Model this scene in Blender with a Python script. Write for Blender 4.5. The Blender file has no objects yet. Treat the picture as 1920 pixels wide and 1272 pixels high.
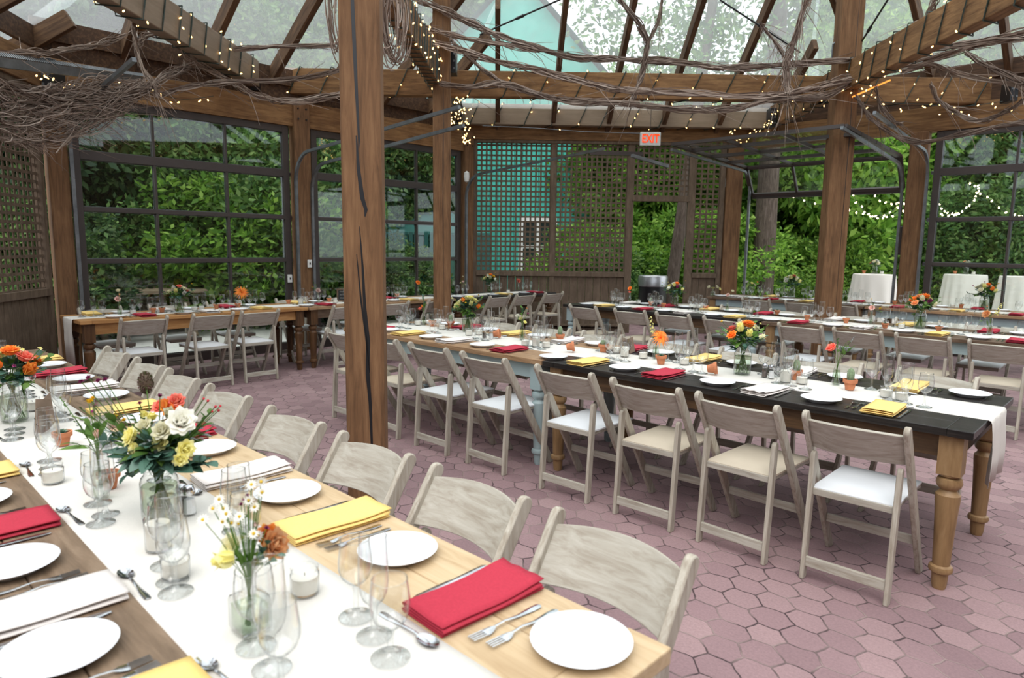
import bpy, math, random
import numpy as np
from mathutils import Vector, Matrix
random.seed(7); rng = np.random.default_rng(7)
S = bpy.context.scene
COL = S.collection
PI = math.pi
# ------------------------------------------------------------------ camera
CAMH = 1.52
FOC = 1271.2
PITCH, ROLL, YAW = math.radians(7.798), math.radians(.723), math.radians(-44.0)
cy, sy = math.cos(YAW), math.sin(YAW); cp, sp = math.cos(PITCH), math.sin(PITCH); cr, sr = math.cos(ROLL), math.sin(ROLL)
FWD = Vector((sy*cp, cy*cp, -sp)); _r = Vector((cy, -sy, 0)); _u = _r.cross(FWD)
RGT = _r*cr + _u*sr; UPV = -_r*sr + _u*cr
cam = bpy.data.cameras.new('camera'); co = bpy.data.objects.new('camera', cam); COL.objects.link(co)
M4 = Matrix.Identity(4)
for i in range(3):
    M4[i][0], M4[i][1], M4[i][2] = RGT[i], UPV[i], -FWD[i]
M4[2][3] = CAMH
co.matrix_world = M4
cam.sensor_width = 36; cam.lens = FOC/1920*36; cam.clip_start = .05; cam.clip_end = 300
cam.dof.use_dof = True; cam.dof.focus_distance = 4.0; cam.dof.aperture_fstop = 4.0
S.camera = co
def ray(px, py): return FWD + RGT*((px-960)/FOC) - UPV*((py-636)/FOC)
def P(px, py, z):                       # measured point on the horizontal plane at height z
    d = ray(px, py); t = (z-CAMH)/d.z
    return Vector((d.x*t, d.y*t, z))
def W(px, py, d):                       # measured point at depth d
    q = ray(px, py)*d
    return Vector((q.x, q.y, q.z+CAMH))
# ------------------------------------------------------------------ materials
def new_mat(name):
    m = bpy.data.materials.new(name); m.use_nodes = True
    nt = m.node_tree; nt.nodes.clear()
    out = nt.nodes.new('ShaderNodeOutputMaterial')
    return m, nt, out
def N(nt, t, **k):
    n = nt.nodes.new(t)
    for a, v in k.items(): setattr(n, a, v)
    return n
def ramp(nt, fac, stops):
    r = N(nt, 'ShaderNodeValToRGB'); e = r.color_ramp.elements
    while len(e) < len(stops): e.new(.5)
    for i, (p, c) in enumerate(stops): e[i].position = p; e[i].color = (*c, 1)
    nt.links.new(fac, r.inputs[0]); return r.outputs[0]
def coords(nt, scale=(1, 1, 1), kind='Object'):
    tc = N(nt, 'ShaderNodeTexCoord'); mp = N(nt, 'ShaderNodeMapping'); mp.inputs['Scale'].default_value = scale
    nt.links.new(tc.outputs[kind], mp.inputs[0]); return mp.outputs[0]
def noise(nt, vec, scale, detail=4, rough=.6, dist=0):
    n = N(nt, 'ShaderNodeTexNoise'); n.inputs['Scale'].default_value = scale; n.inputs['Detail'].default_value = detail
    n.inputs['Roughness'].default_value = rough; n.inputs['Distortion'].default_value = dist
    nt.links.new(vec, n.inputs['Vector']); return n.outputs['Fac']
def principled(nt, out, rough=.5, metal=0, spec=.5):
    b = N(nt, 'ShaderNodeBsdfPrincipled'); b.inputs['Roughness'].default_value = rough; b.inputs['Metallic'].default_value = metal
    b.inputs['Specular IOR Level'].default_value = spec
    nt.links.new(b.outputs[0], out.inputs[0]); return b
def bump(nt, b, h, strength=.3, dist=.01):
    u = N(nt, 'ShaderNodeBump'); u.inputs['Strength'].default_value = strength; u.inputs['Distance'].default_value = dist
    nt.links.new(h, u.inputs['Height']); nt.links.new(u.outputs[0], b.inputs['Normal'])
def plain(name, col, rough=.5, metal=0, var=.08, scale=20, spec=.5, bmp=0):
    m, nt, out = new_mat(name); b = principled(nt, out, rough, metal, spec)
    v = coords(nt); n = noise(nt, v, scale, 3)
    c = ramp(nt, n, [(.3, tuple(max(0, x*(1-var)) for x in col)), (.7, tuple(min(1, x*(1+var)) for x in col))])
    nt.links.new(c, b.inputs['Base Color'])
    if bmp: bump(nt, b, n, bmp, .002)
    return m
def wood(name, cols, scale=(1, 12, 12), rough=.6, blotch=.35, bmp=.3, kind='Object', ns=3.0):
    """streaky wood grain: three colours, stretched along one axis; each mesh island gets its own shift"""
    m, nt, out = new_mat(name); b = principled(nt, out, rough, 0, .3)
    v = coords(nt, scale, kind)
    g = N(nt, 'ShaderNodeNewGeometry'); oi = N(nt, 'ShaderNodeObjectInfo')
    ad = N(nt, 'ShaderNodeVectorMath', operation='ADD'); mu = N(nt, 'ShaderNodeMath', operation='MULTIPLY_ADD')
    nt.links.new(g.outputs['Random Per Island'], mu.inputs[0]); mu.inputs[1].default_value = 31; nt.links.new(oi.outputs['Random'], mu.inputs[2])
    nt.links.new(v, ad.inputs[0]); nt.links.new(mu.outputs[0], ad.inputs[1])
    n1 = noise(nt, ad.outputs[0], ns, 6, .65, .6)
    v2 = coords(nt, (1, 1, 1), kind); n2 = noise(nt, v2, 2.5, 3)
    c = ramp(nt, n1, [(.28, cols[0]), (.5, cols[1]), (.72, cols[2])])
    mx = N(nt, 'ShaderNodeMix', data_type='RGBA', blend_type='MULTIPLY'); mx.inputs[0].default_value = blotch
    c2 = ramp(nt, n2, [(.3, (.45, .42, .4)), (.65, (1, 1, 1))])
    nt.links.new(c, mx.inputs[6]); nt.links.new(c2, mx.inputs[7])
    nt.links.new(mx.outputs[2], b.inputs['Base Color']); bump(nt, b, n1, bmp, .004)
    return m
def glassy(name, tint=(.97, .985, .98), edge=(.45, .5, .52), refl=1.0, haze=0, hazecol=(.8, .85, .85)):
    """thin clear glass: passes light, mirrors at grazing angles, absorbs where seen edge-on"""
    m, nt, out = new_mat(name)
    lw = N(nt, 'ShaderNodeLayerWeight'); lw.inputs[0].default_value = .5
    c = ramp(nt, lw.outputs['Facing'], [(.0, tint), (.55, tint), (.82, tuple((x+y)/2 for x, y in zip(tint, edge))), (1.0, edge)])
    tr = N(nt, 'ShaderNodeBsdfTransparent'); nt.links.new(c, tr.inputs[0])
    gl = N(nt, 'ShaderNodeBsdfGlossy'); gl.inputs['Roughness'].default_value = .02
    pw = N(nt, 'ShaderNodeMath', operation='POWER'); nt.links.new(lw.outputs['Facing'], pw.inputs[0]); pw.inputs[1].default_value = 4.0
    ml = N(nt, 'ShaderNodeMath', operation='MULTIPLY_ADD'); ml.inputs[1].default_value = .55*refl; ml.inputs[2].default_value = .045*refl; ml.use_clamp = True
    nt.links.new(pw.outputs[0], ml.inputs[0])
    mx = N(nt, 'ShaderNodeMixShader'); nt.links.new(ml.outputs[0], mx.inputs[0]); nt.links.new(tr.outputs[0], mx.inputs[1]); nt.links.new(gl.outputs[0], mx.inputs[2])
    last = mx.outputs[0]
    if haze:
        tl = N(nt, 'ShaderNodeBsdfTranslucent'); tl.inputs[0].default_value = (*hazecol, 1)
        v = coords(nt, (1, 1, 1), 'Object'); n = noise(nt, v, 1.5, 6, .7)
        hz = N(nt, 'ShaderNodeMapRange'); hz.inputs[1].default_value = .35; hz.inputs[2].default_value = .7; hz.inputs[3].default_value = haze*.85; hz.inputs[4].default_value = haze*1.15
        nt.links.new(n, hz.inputs[0])
        m2 = N(nt, 'ShaderNodeMixShader'); nt.links.new(hz.outputs[0], m2.inputs[0])
        nt.links.new(last, m2.inputs[1]); nt.links.new(tl.outputs[0], m2.inputs[2]); last = m2.outputs[0]
    nt.links.new(last, out.inputs[0]); return m
def leafy(name, cols, trans=.35, rough=.5, per='island'):
    m, nt, out = new_mat(name)
    g = N(nt, 'ShaderNodeNewGeometry'); oi = N(nt, 'ShaderNodeObjectInfo')
    f = g.outputs['Random Per Island']
    c = ramp(nt, f, [(i/(len(cols)-1), c_) for i, c_ in enumerate(cols)])
    hs = N(nt, 'ShaderNodeHueSaturation'); mr = N(nt, 'ShaderNodeMapRange'); mr.inputs[3].default_value = .75; mr.inputs[4].default_value = 1.25
    nt.links.new(oi.outputs['Random'], mr.inputs[0]); nt.links.new(mr.outputs[0], hs.inputs['Value']); nt.links.new(c, hs.inputs['Color'])
    d = N(nt, 'ShaderNodeBsdfPrincipled'); d.inputs['Roughness'].default_value = rough; d.inputs['Specular IOR Level'].default_value = .3
    t = N(nt, 'ShaderNodeBsdfTranslucent'); nt.links.new(hs.outputs[0], d.inputs['Base Color']); nt.links.new(hs.outputs[0], t.inputs[0])
    mx = N(nt, 'ShaderNodeMixShader'); mx.inputs[0].default_value = trans
    nt.links.new(d.outputs[0], mx.inputs[1]); nt.links.new(t.outputs[0], mx.inputs[2]); nt.links.new(mx.outputs[0], out.inputs[0])
    return m
def glow(name, col, strength):
    m, nt, out = new_mat(name); e = N(nt, 'ShaderNodeEmission'); e.inputs[0].default_value = (*col, 1); e.inputs[1].default_value = strength
    nt.links.new(e.outputs[0], out.inputs[0]); m.cycles.emission_sampling = 'NONE'; return m
MT = {}
MT['cedar'] = wood('cedar', [(.10, .05, .024), (.19, .098, .046), (.275, .15, .073)], (9, 9, .8), .8, .4, .5)
MT['cedar_h'] = wood('cedar_beam', [(.10, .047, .019), (.225, .118, .05), (.34, .19, .083)], (.9, 8, 8), .8, .5, .4)
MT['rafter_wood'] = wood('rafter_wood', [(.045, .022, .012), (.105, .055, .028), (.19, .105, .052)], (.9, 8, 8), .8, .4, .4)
MT['cedar_y'] = wood('cedar_header', [(.11, .05, .02), (.25, .13, .055), (.37, .21, .09)], (8, .8, 8), .8, .5, .4)
MT['cedar_dark'] = wood('cedar_dark', [(.03, .016, .01), (.075, .038, .02), (.15, .078, .04)], (.9, 9, 9), .75, .4, .3)
MT['fascia'] = wood('painted_fascia', [(.20, .145, .095), (.24, .175, .12), (.28, .21, .15)], (.6, 5, 5), .6, .3, .1)
MT['lattice'] = wood('lattice_wood', [(.09, .063, .042), (.14, .10, .07), (.20, .145, .10)], (6, 6, 1.5), .8, .3, .2)
MT['chair'] = wood('antiqued_cream_paint', [(.28, .235, .18), (.42, .38, .315), (.53, .50, .43)], (14, 14, 1.4), .5, .28, .2, ns=3.2)
MT['chair_h'] = wood('antiqued_cream_paint_across', [(.30, .26, .205), (.42, .39, .33), (.51, .49, .43)], (1.6, 10, 16), .5, .28, .2, ns=3.2)
MT['pad_white'] = plain('pad_white', (.75, .77, .80), .45, 0, .03, 6)
MT['pad_tan'] = plain('pad_tan', (.60, .52, .41), .5, 0, .04, 6)
MT['top_dark'] = wood('dark_stained_boards', [(.006, .005, .005), (.017, .014, .013), (.045, .036, .03)], (1.2, 14, 14), .34, .3, .35)
MT['top_wood'] = wood('brown_boards', [(.22, .12, .06), (.36, .22, .12), (.48, .32, .19)], (1.2, 12, 12), .45, .45, .25)
MT['top_pale'] = wood('pale_pine_boards', [(.42, .29, .16), (.55, .41, .25), (.63, .49, .32)], (1.0, 10, 10), .45, .25, .2)
MT['top_grey'] = wood('weathered_brown_boards', [(.12, .08, .05), (.21, .145, .095), (.31, .225, .155)], (1.2, 10, 10), .45, .45, .25)
MT['top_orange'] = wood('honey_boards', [(.27, .12, .04), (.42, .21, .075), (.55, .31, .13)], (1.2, 10, 10), .42, .35, .2)
MT['top_mid'] = wood('walnut_boards', [(.08, .05, .03), (.14, .09, .06), (.22, .15, .1)], (1.2, 10, 10), .45, .4, .2)
MT['apron_dark'] = wood('dark_apron_wood', [(.04, .02, .01), (.085, .045, .02), (.15, .08, .035)], (1, 9, 9), .55, .4, .2)
MT['leg_honey'] = wood('honey_leg', [(.19, .11, .05), (.28, .17, .08), (.36, .235, .12)], (8, 8, 1), .42, .3, .1)
MT['leg_walnut'] = wood('walnut_leg', [(.05, .022, .01), (.10, .048, .02), (.17, .085, .04)], (8, 8, 1), .42, .3, .1)
MT['blue'] = plain('pale_blue_grey_paint', (.30, .38, .39), .45, 0, .08, 5)
MT['linen'] = plain('linen', (.665, .64, .595), .9, 0, .03, 160, .2, .15)
MT['nap_red'] = plain('napkin_red', (.42, .035, .06), .9, 0, .1, 200, .2, .2)
MT['nap_yellow'] = plain('napkin_yellow', (.80, .57, .20), .9, 0, .06, 200, .2, .2)
MT['nap_white'] = plain('napkin_white', (.74, .69, .66), .9, 0, .03, 200, .2, .2)
MT['china'] = plain('white_china', (.74, .75, .78), .18, 0, .01, 3)
MT['steel'] = plain('polished_steel', (.62, .63, .66), .14, 1, .05, 30)
MT['glass'] = glassy('drinking_glass', (.975, .985, .985), (.22, .27, .30), 2.2)
MT['pane'] = glassy('window_pane', (.90, .935, .92), (.8, .85, .85), 1.0)
MT['roofpane'] = glassy('roof_pane', (.86, .92, .91), (.7, .78, .78), .8, .20, (.93, .97, .97))
MT['wax'] = plain('ivory_wax', (.78, .74, .66), .5, 0, .02)
MT['terra'] = plain('terracotta', (.52, .20, .10), .85, 0, .15, 40, .2, .2)
MT['soil'] = plain('potting_soil', (.05, .035, .025), .95, 0, .4, 90)
MT['cactus'] = plain('cactus_green', (.20, .27, .16), .8, 0, .2, 120, .2, .4)
MT['succ'] = plain('succulent_green', (.13, .24, .17), .6, 0, .25, 60)
MT['kraft'] = plain('kraft_card', (.23, .165, .12), .9, 0, .08, 30)
MT['pepper'] = plain('ground_pepper', (.12, .095, .08), .9, 0, .4, 300)
MT['salt'] = plain('salt', (.8, .8, .8), .9, 0, .05, 300)
MT['frame_brown'] = plain('brown_aluminium', (.055, .042, .038), .42, .2, .1, 4)
MT['galv'] = plain('galvanised_steel', (.17, .18, .19), .4, .7, .25, 9)
MT['black'] = plain('black_plastic', (.008, .008, .01), .4, 0, .1, 20)
MT['cord'] = plain('green_cord', (.012, .022, .014), .6, 0, .1, 20)
MT['white_plastic'] = plain('white_plastic', (.7, .7, .68), .4, 0, .03)
MT['twig'] = leafy('vine_twig', [(.10, .065, .05), (.19, .135, .105), (.30, .23, .185), (.42, .34, .29)], .0, .9)
MT['bulb'] = glow('warm_bulb', (1, .62, .22), 5)
MT['bistro'] = glow('bistro_bulb', (1, .80, .45), 14)
MT['rope'] = glow('rope_light', (1, .33, .06), 1.6)
MT['exit_face'] = plain('exit_face', (.62, .64, .62), .4, 0, .03)
MT['exit_red'] = glow('exit_red', (1, .07, .015), 1.3)
MT['bark'] = wood('bark', [(.035, .025, .02), (.09, .07, .055), (.16, .13, .11)], (10, 10, 1.5), .95, .3, .8)
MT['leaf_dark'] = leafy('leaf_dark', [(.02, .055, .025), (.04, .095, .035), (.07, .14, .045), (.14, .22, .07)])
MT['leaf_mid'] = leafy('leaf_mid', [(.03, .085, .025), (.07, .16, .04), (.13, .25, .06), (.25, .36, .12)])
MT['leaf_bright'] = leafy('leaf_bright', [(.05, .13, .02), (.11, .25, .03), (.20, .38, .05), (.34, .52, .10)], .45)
MT['euc'] = leafy('eucalyptus', [(.02, .055, .04), (.035, .09, .06), (.06, .13, .095), (.13, .21, .17)], .15)
MT['green'] = leafy('stem_green', [(.05, .12, .02), (.09, .19, .035), (.16, .28, .06)], .3)
MT['silver'] = leafy('dusty_miller', [(.25, .29, .30), (.38, .42, .42), (.5, .54, .54)], .1)
MT['teal'] = plain('teal_siding', (.05, .42, .34), .7, 0, .12, 3)
MT['teal_dark'] = plain('dark_teal_siding', (.01, .085, .075), .7, 0, .15, 3)
MT['trim_white'] = plain('white_trim', (.7, .72, .7), .6)
MT['darkglass'] = plain('dark_window', (.02, .035, .035), .1, 0, .3, 2)
MT['log'] = wood('weathered_log', [(.20, .14, .09), (.36, .27, .19), (.5, .4, .3)], (1, 8, 8), .8, .3, .4)
MT['brushed'] = plain('brushed_steel', (.42, .43, .45), .35, .8, .1, 60)
MT['chalk'] = plain('chalk', (.45, .45, .45), .9)
MT['slate'] = plain('slate_board', (.012, .013, .015), .7, 0, .2, 20)
def petal(name, a, b, trans=.35): return leafy(name, [a, tuple((x+y)/2 for x, y in zip(a, b)), b], trans, .6)
MT['f_orange'] = petal('petal_orange', (.90, .22, .04), (.95, .42, .07))
MT['f_peach'] = petal('petal_peach', (.95, .42, .16), (.98, .62, .34), .45)
MT['f_coral'] = petal('petal_coral', (.85, .16, .12), (.92, .36, .25))
MT['f_cream'] = petal('petal_cream', (.80, .76, .50), (.86, .84, .68))
MT['f_white'] = petal('petal_white', (.82, .81, .72), (.88, .87, .82))
MT['f_yellow'] = petal('petal_yellow', (.78, .72, .26), (.84, .82, .46))
MT['f_blush'] = petal('petal_blush', (.85, .52, .46), (.9, .70, .64))
MT['f_gold'] = petal('petal_gold', (.75, .48, .02), (.85, .62, .05))
MT['f_magenta'] = petal('petal_magenta', (.20, .02, .09), (.38, .06, .20))
MT['f_red'] = petal('petal_red', (.42, .01, .03), (.62, .05, .07))
MT['seedhead'] = petal('seedhead', (.10, .14, .04), (.22, .10, .12))
# floor: hexagonal pavers
def hex_floor():
    m, nt, out = new_mat('hexagonal_pavers'); b = principled(nt, out, .75, 0, .35)
    tc = N(nt, 'ShaderNodeTexCoord'); 
    def VM(op, *a, **k):
        n = N(nt, 'ShaderNodeVectorMath', operation=op)
        for i, x in enumerate(a):
            if x is None: continue
            if isinstance(x, tuple): n.inputs[i].default_value = x
            else: nt.links.new(x, n.inputs[i])
        return n.outputs[k.get('o', 0)]
    def MA(op, *a):
        n = N(nt, 'ShaderNodeMath', operation=op)
        for i, x in enumerate(a):
            if isinstance(x, (int, float)): n.inputs[i].default_value = x
            else: nt.links.new(x, n.inputs[i])
        return n.outputs[0]
    wob = N(nt, 'ShaderNodeTexNoise'); wob.inputs['Scale'].default_value = 7; wob.inputs['Detail'].default_value = 2
    nt.links.new(tc.outputs['Object'], wob.inputs['Vector'])
    w = VM('MULTIPLY', VM('SUBTRACT', wob.outputs['Color'], (.5, .5, .5)), (.05, .05, 0))
    rot = N(nt, 'ShaderNodeMapping'); rot.inputs['Rotation'].default_value = (0, 0, .35)
    nt.links.new(VM('ADD', tc.outputs['Object'], w), rot.inputs[0])
    p = VM('MULTIPLY', rot.outputs[0], (1/.165, 1/.130, 0))
    r = (1.0, 1.7320508, 1.0); h = (.5, .8660254, .5)
    a = VM('SUBTRACT', VM('MODULO', VM('ADD', p, (1000, 1732.0508, 0)), r), h)
    b2 = VM('SUBTRACT', VM('MODULO', VM('ADD', p, (1000.5, 1732.0508+.8660254, 0)), r), h)
    la = VM('LENGTH', VM('MULTIPLY', a, (1, 1, 0)), o=1); lb = VM('LENGTH', VM('MULTIPLY', b2, (1, 1, 0)), o=1)
    sel = MA('LESS_THAN', la, lb)
    mx = N(nt, 'ShaderNodeMix', data_type='VECTOR'); nt.links.new(sel, mx.inputs[0]); nt.links.new(b2, mx.inputs[4]); nt.links.new(a, mx.inputs[5])
    g = mx.outputs[1]
    ab = VM('ABSOLUTE', g); sx = N(nt, 'ShaderNodeSeparateXYZ'); nt.links.new(ab, sx.inputs[0])
    e = MA('MAXIMUM', sx.outputs[0], MA('ADD', MA('MULTIPLY', sx.outputs[0], .5), MA('MULTIPLY', sx.outputs[1], .8660254)))
    idv = VM('SUBTRACT', p, g)
    wn = N(nt, 'ShaderNodeTexWhiteNoise'); nt.links.new(VM('SNAP', VM('ADD', idv, (.02, .02, 0)), (.25, .25, 1)), wn.inputs['Vector'])
    fine = noise(nt, tc.outputs['Object'], 90, 5, .7)
    big = noise(nt, tc.outputs['Object'], 1.1, 4)
    c1 = ramp(nt, wn.outputs['Value'], [(0, (.235, .15, .16)), (.5, (.285, .185, .195)), (1, (.335, .225, .23))])
    mf = N(nt, 'ShaderNodeMix', data_type='RGBA', blend_type='MULTIPLY'); mf.inputs[0].default_value = .55
    nt.links.new(c1, mf.inputs[6]); nt.links.new(ramp(nt, fine, [(.25, (.55, .55, .55)), (.7, (1.15, 1.15, 1.15))]), mf.inputs[7])
    mb = N(nt, 'ShaderNodeMix', data_type='RGBA', blend_type='MULTIPLY'); mb.inputs[0].default_value = .6
    nt.links.new(mf.outputs[2], mb.inputs[6]); nt.links.new(ramp(nt, big, [(.3, (.75, .73, .74)), (.7, (1.12, 1.1, 1.1))]), mb.inputs[7])
    jn = N(nt, 'ShaderNodeMapRange'); jn.inputs[1].default_value = .465; jn.inputs[2].default_value = .492; nt.links.new(e, jn.inputs[0])
    jm = N(nt, 'ShaderNodeMix', data_type='RGBA'); nt.links.new(jn.outputs[0], jm.inputs[0]); nt.links.new(mb.outputs[2], jm.inputs[6])
    nt.links.new(ramp(nt, noise(nt, tc.outputs['Object'], 3.5, 3), [(.42, (.05, .032, .035)), (.58, (.27, .2, .19))]), jm.inputs[7])
    nt.links.new(jm.outputs[2], b.inputs['Base Color'])
    hh = MA('SUBTRACT', MA('MULTIPLY', fine, .15), jn.outputs[0]); bump(nt, b, hh, .6, .006)
    return m
MT['floor'] = hex_floor()
MT['ground'] = plain('pale_concrete_paving', (.62, .60, .58), .9, 0, .12, 1.5)
MT['lawn'] = plain('woodland_ground', (.09, .13, .05), .95, 0, .4, 2)
# ------------------------------------------------------------------ mesh builder
class MB:
    def __init__(s): s.v = []; s.f = []
    def add(s, vs, fs):
        o = len(s.v); s.v.extend([tuple(q) for q in vs]); s.f.extend([tuple(i+o for i in f) for f in fs]); return s
    def box(s, x0, x1, y0, y1, z0, z1):
        return s.add([(x0, y0, z0), (x1, y0, z0), (x1, y1, z0), (x0, y1, z0), (x0, y0, z1), (x1, y0, z1), (x1, y1, z1), (x0, y1, z1)],
                     [(3, 2, 1, 0), (4, 5, 6, 7), (0, 1, 5, 4), (1, 2, 6, 5), (2, 3, 7, 6), (3, 0, 4, 7)])
    def bar(s, a, b, w, h, up=(0, 0, 1)):          # rectangular bar from a to b
        a, b = Vector(a), Vector(b); d = (b-a).normalized(); u = Vector(up); x = d.cross(u)
        if x.length < 1e-4: x = d.cross(Vector((1, 0, 0)))
        x.normalize(); y = x.cross(d).normalized(); q = []
        for c in (a, b):
            for sx_, sy_ in ((-1, -1), (1, -1), (1, 1), (-1, 1)): q.append(c+x*(sx_*w/2)+y*(sy_*h/2))
        return s.add(q, [(3, 2, 1, 0), (4, 5, 6, 7), (0, 1, 5, 4), (1, 2, 6, 5), (2, 3, 7, 6), (3, 0, 4, 7)])
    def tube(s, pts, r, n=6, cap=True):
        pts = [Vector(p) for p in pts]; m = len(pts); rs = r if isinstance(r, (list, tuple)) else [r]*m
        q = []; t0 = (pts[1]-pts[0]).normalized(); x = t0.orthogonal().normalized()
        for i, p in enumerate(pts):
            t = (pts[min(i+1, m-1)]-pts[max(i-1, 0)])
            t = t.normalized() if t.length > 1e-9 else t0
            x = (x-t*x.dot(t)); x = x.normalized() if x.length > 1e-6 else t.orthogonal().normalized(); y = t.cross(x)
            for k in range(n):
                a = 2*PI*k/n; q.append(p+(x*math.cos(a)+y*math.sin(a))*rs[i])
        fs = [(i*n+k, i*n+(k+1) % n, (i+1)*n+(k+1) % n, (i+1)*n+k) for i in range(m-1) for k in range(n)]
        if cap: fs += [tuple(range(n))[::-1], tuple((m-1)*n+k for k in range(n))]
        return s.add(q, fs)
    def lathe(s, prof, n=24, c=(0, 0, 0), sq=None):
        q = []; fs = []; m = len(prof)
        for r, z in prof:
            for k in range(n):
                a = 2*PI*k/n; q.append((c[0]+r*math.cos(a), c[1]+r*math.sin(a), c[2]+z))
        for i in range(m-1):
            for k in range(n): fs.append((i*n+k, i*n+(k+1) % n, (i+1)*n+(k+1) % n, (i+1)*n+k))
        if prof[0][0] > 1e-5: fs.append(tuple(range(n))[::-1])
        if prof[-1][0] > 1e-5 and sq != 'open': fs.append(tuple((m-1)*n+k for k in range(n)))
        return s.add(q, fs)
    def extrude(s, poly, t, M=None):               # polygon (x,z) extruded along y by t, centred
        n = len(poly); q = [Vector((x, -t/2, z)) for x, z in poly]+[Vector((x, t/2, z)) for x, z in poly]
        if M: q = [M @ p for p in q]
        return s.add(q, [tuple(range(n)), tuple(range(2*n-1, n-1, -1))]+[(i, i+n, (i+1) % n+n, (i+1) % n) for i in range(n)])
    def mesh(s, name, mat, smooth=False, angle=None):
        me = bpy.data.meshes.new(name); me.from_pydata([tuple(v) for v in s.v], [], s.f); me.validate(); me.update()
        ms = mat if isinstance(mat, (list, tuple)) else [mat]
        for m in ms: me.materials.append(MT[m] if isinstance(m, str) else m)
        if smooth:
            me.polygons.foreach_set('use_smooth', [True]*len(me.polygons))
            if angle is not None:
                try: me.set_sharp_from_angle(angle=math.radians(angle))
                except Exception: pass
        return me
    def build(s, name, mat, parent=None, smooth=False, bevel=0, angle=40, seg=2):
        o = bpy.data.objects.new(name, s.mesh(name, mat, smooth, angle)); COL.objects.link(o)
        if parent: o.parent = parent
        if bevel:
            b = o.modifiers.new('bevel', 'BEVEL'); b.width = bevel; b.segments = seg; b.limit_method = 'ANGLE'; b.harden_normals = False
        return o
def tag(o, label=None, cat=None, group=None, kind=None):
    if label: o['label'] = label
    if cat: o['category'] = cat
    if group: o['group'] = group
    if kind: o['kind'] = kind
    return o
def thing(name, label, cat, loc=(0, 0, 0), rz=0, group=None, kind=None):
    o = bpy.data.objects.new(name, None); COL.objects.link(o); o.empty_display_size = .05
    o.location = loc; o.rotation_euler = (0, 0, rz)
    return tag(o, label, cat, group, kind)
KIDS = {}
def kids(o):
    if o.name not in KIDS: KIDS[o.name] = list(o.children)
    return KIDS[o.name]
def dup(o, loc, rz=0, label=None, group=None, sc=None, top=True, rot=None):
    c = o.copy(); COL.objects.link(c)
    if top:
        c.location = loc; c.rotation_euler = rot if rot else (0, 0, rz)
        if sc: c.scale = (sc,)*3 if isinstance(sc, (int, float)) else sc
        if label: c['label'] = label
        if group: c['group'] = group
    for k in kids(o):
        d = dup(k, None, top=False); d.parent = c
    return c
class Proto:
    """first use moves the original itself, later uses copy it with all its parts"""
    def __init__(s, o): s.o = o; s.used = False
    def put(s, loc, rz=0, label=None, group=None, sc=None, rot=None):
        if s.used: return dup(s.o, loc, rz, label, group, sc, rot=rot)
        kids(s.o)
        for k in s.o.children: kids(k)
        s.used = True; o = s.o; o.location = loc; o.rotation_euler = rot if rot else (0, 0, rz)
        if sc: o.scale = (sc,)*3 if isinstance(sc, (int, float)) else sc
        if label: o['label'] = label
        if group: o['group'] = group
        return o
def single(mb, name, mat, cat, smooth=True, bevel=0, angle=40):
    o = mb.build(name, mat, None, smooth, bevel, angle); o['category'] = cat; return Proto(o)
ORD = ['first', 'second', 'third', 'fourth', 'fifth', 'sixth', 'seventh', 'eighth', 'ninth', 'tenth', 'eleventh', 'twelfth']
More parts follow.
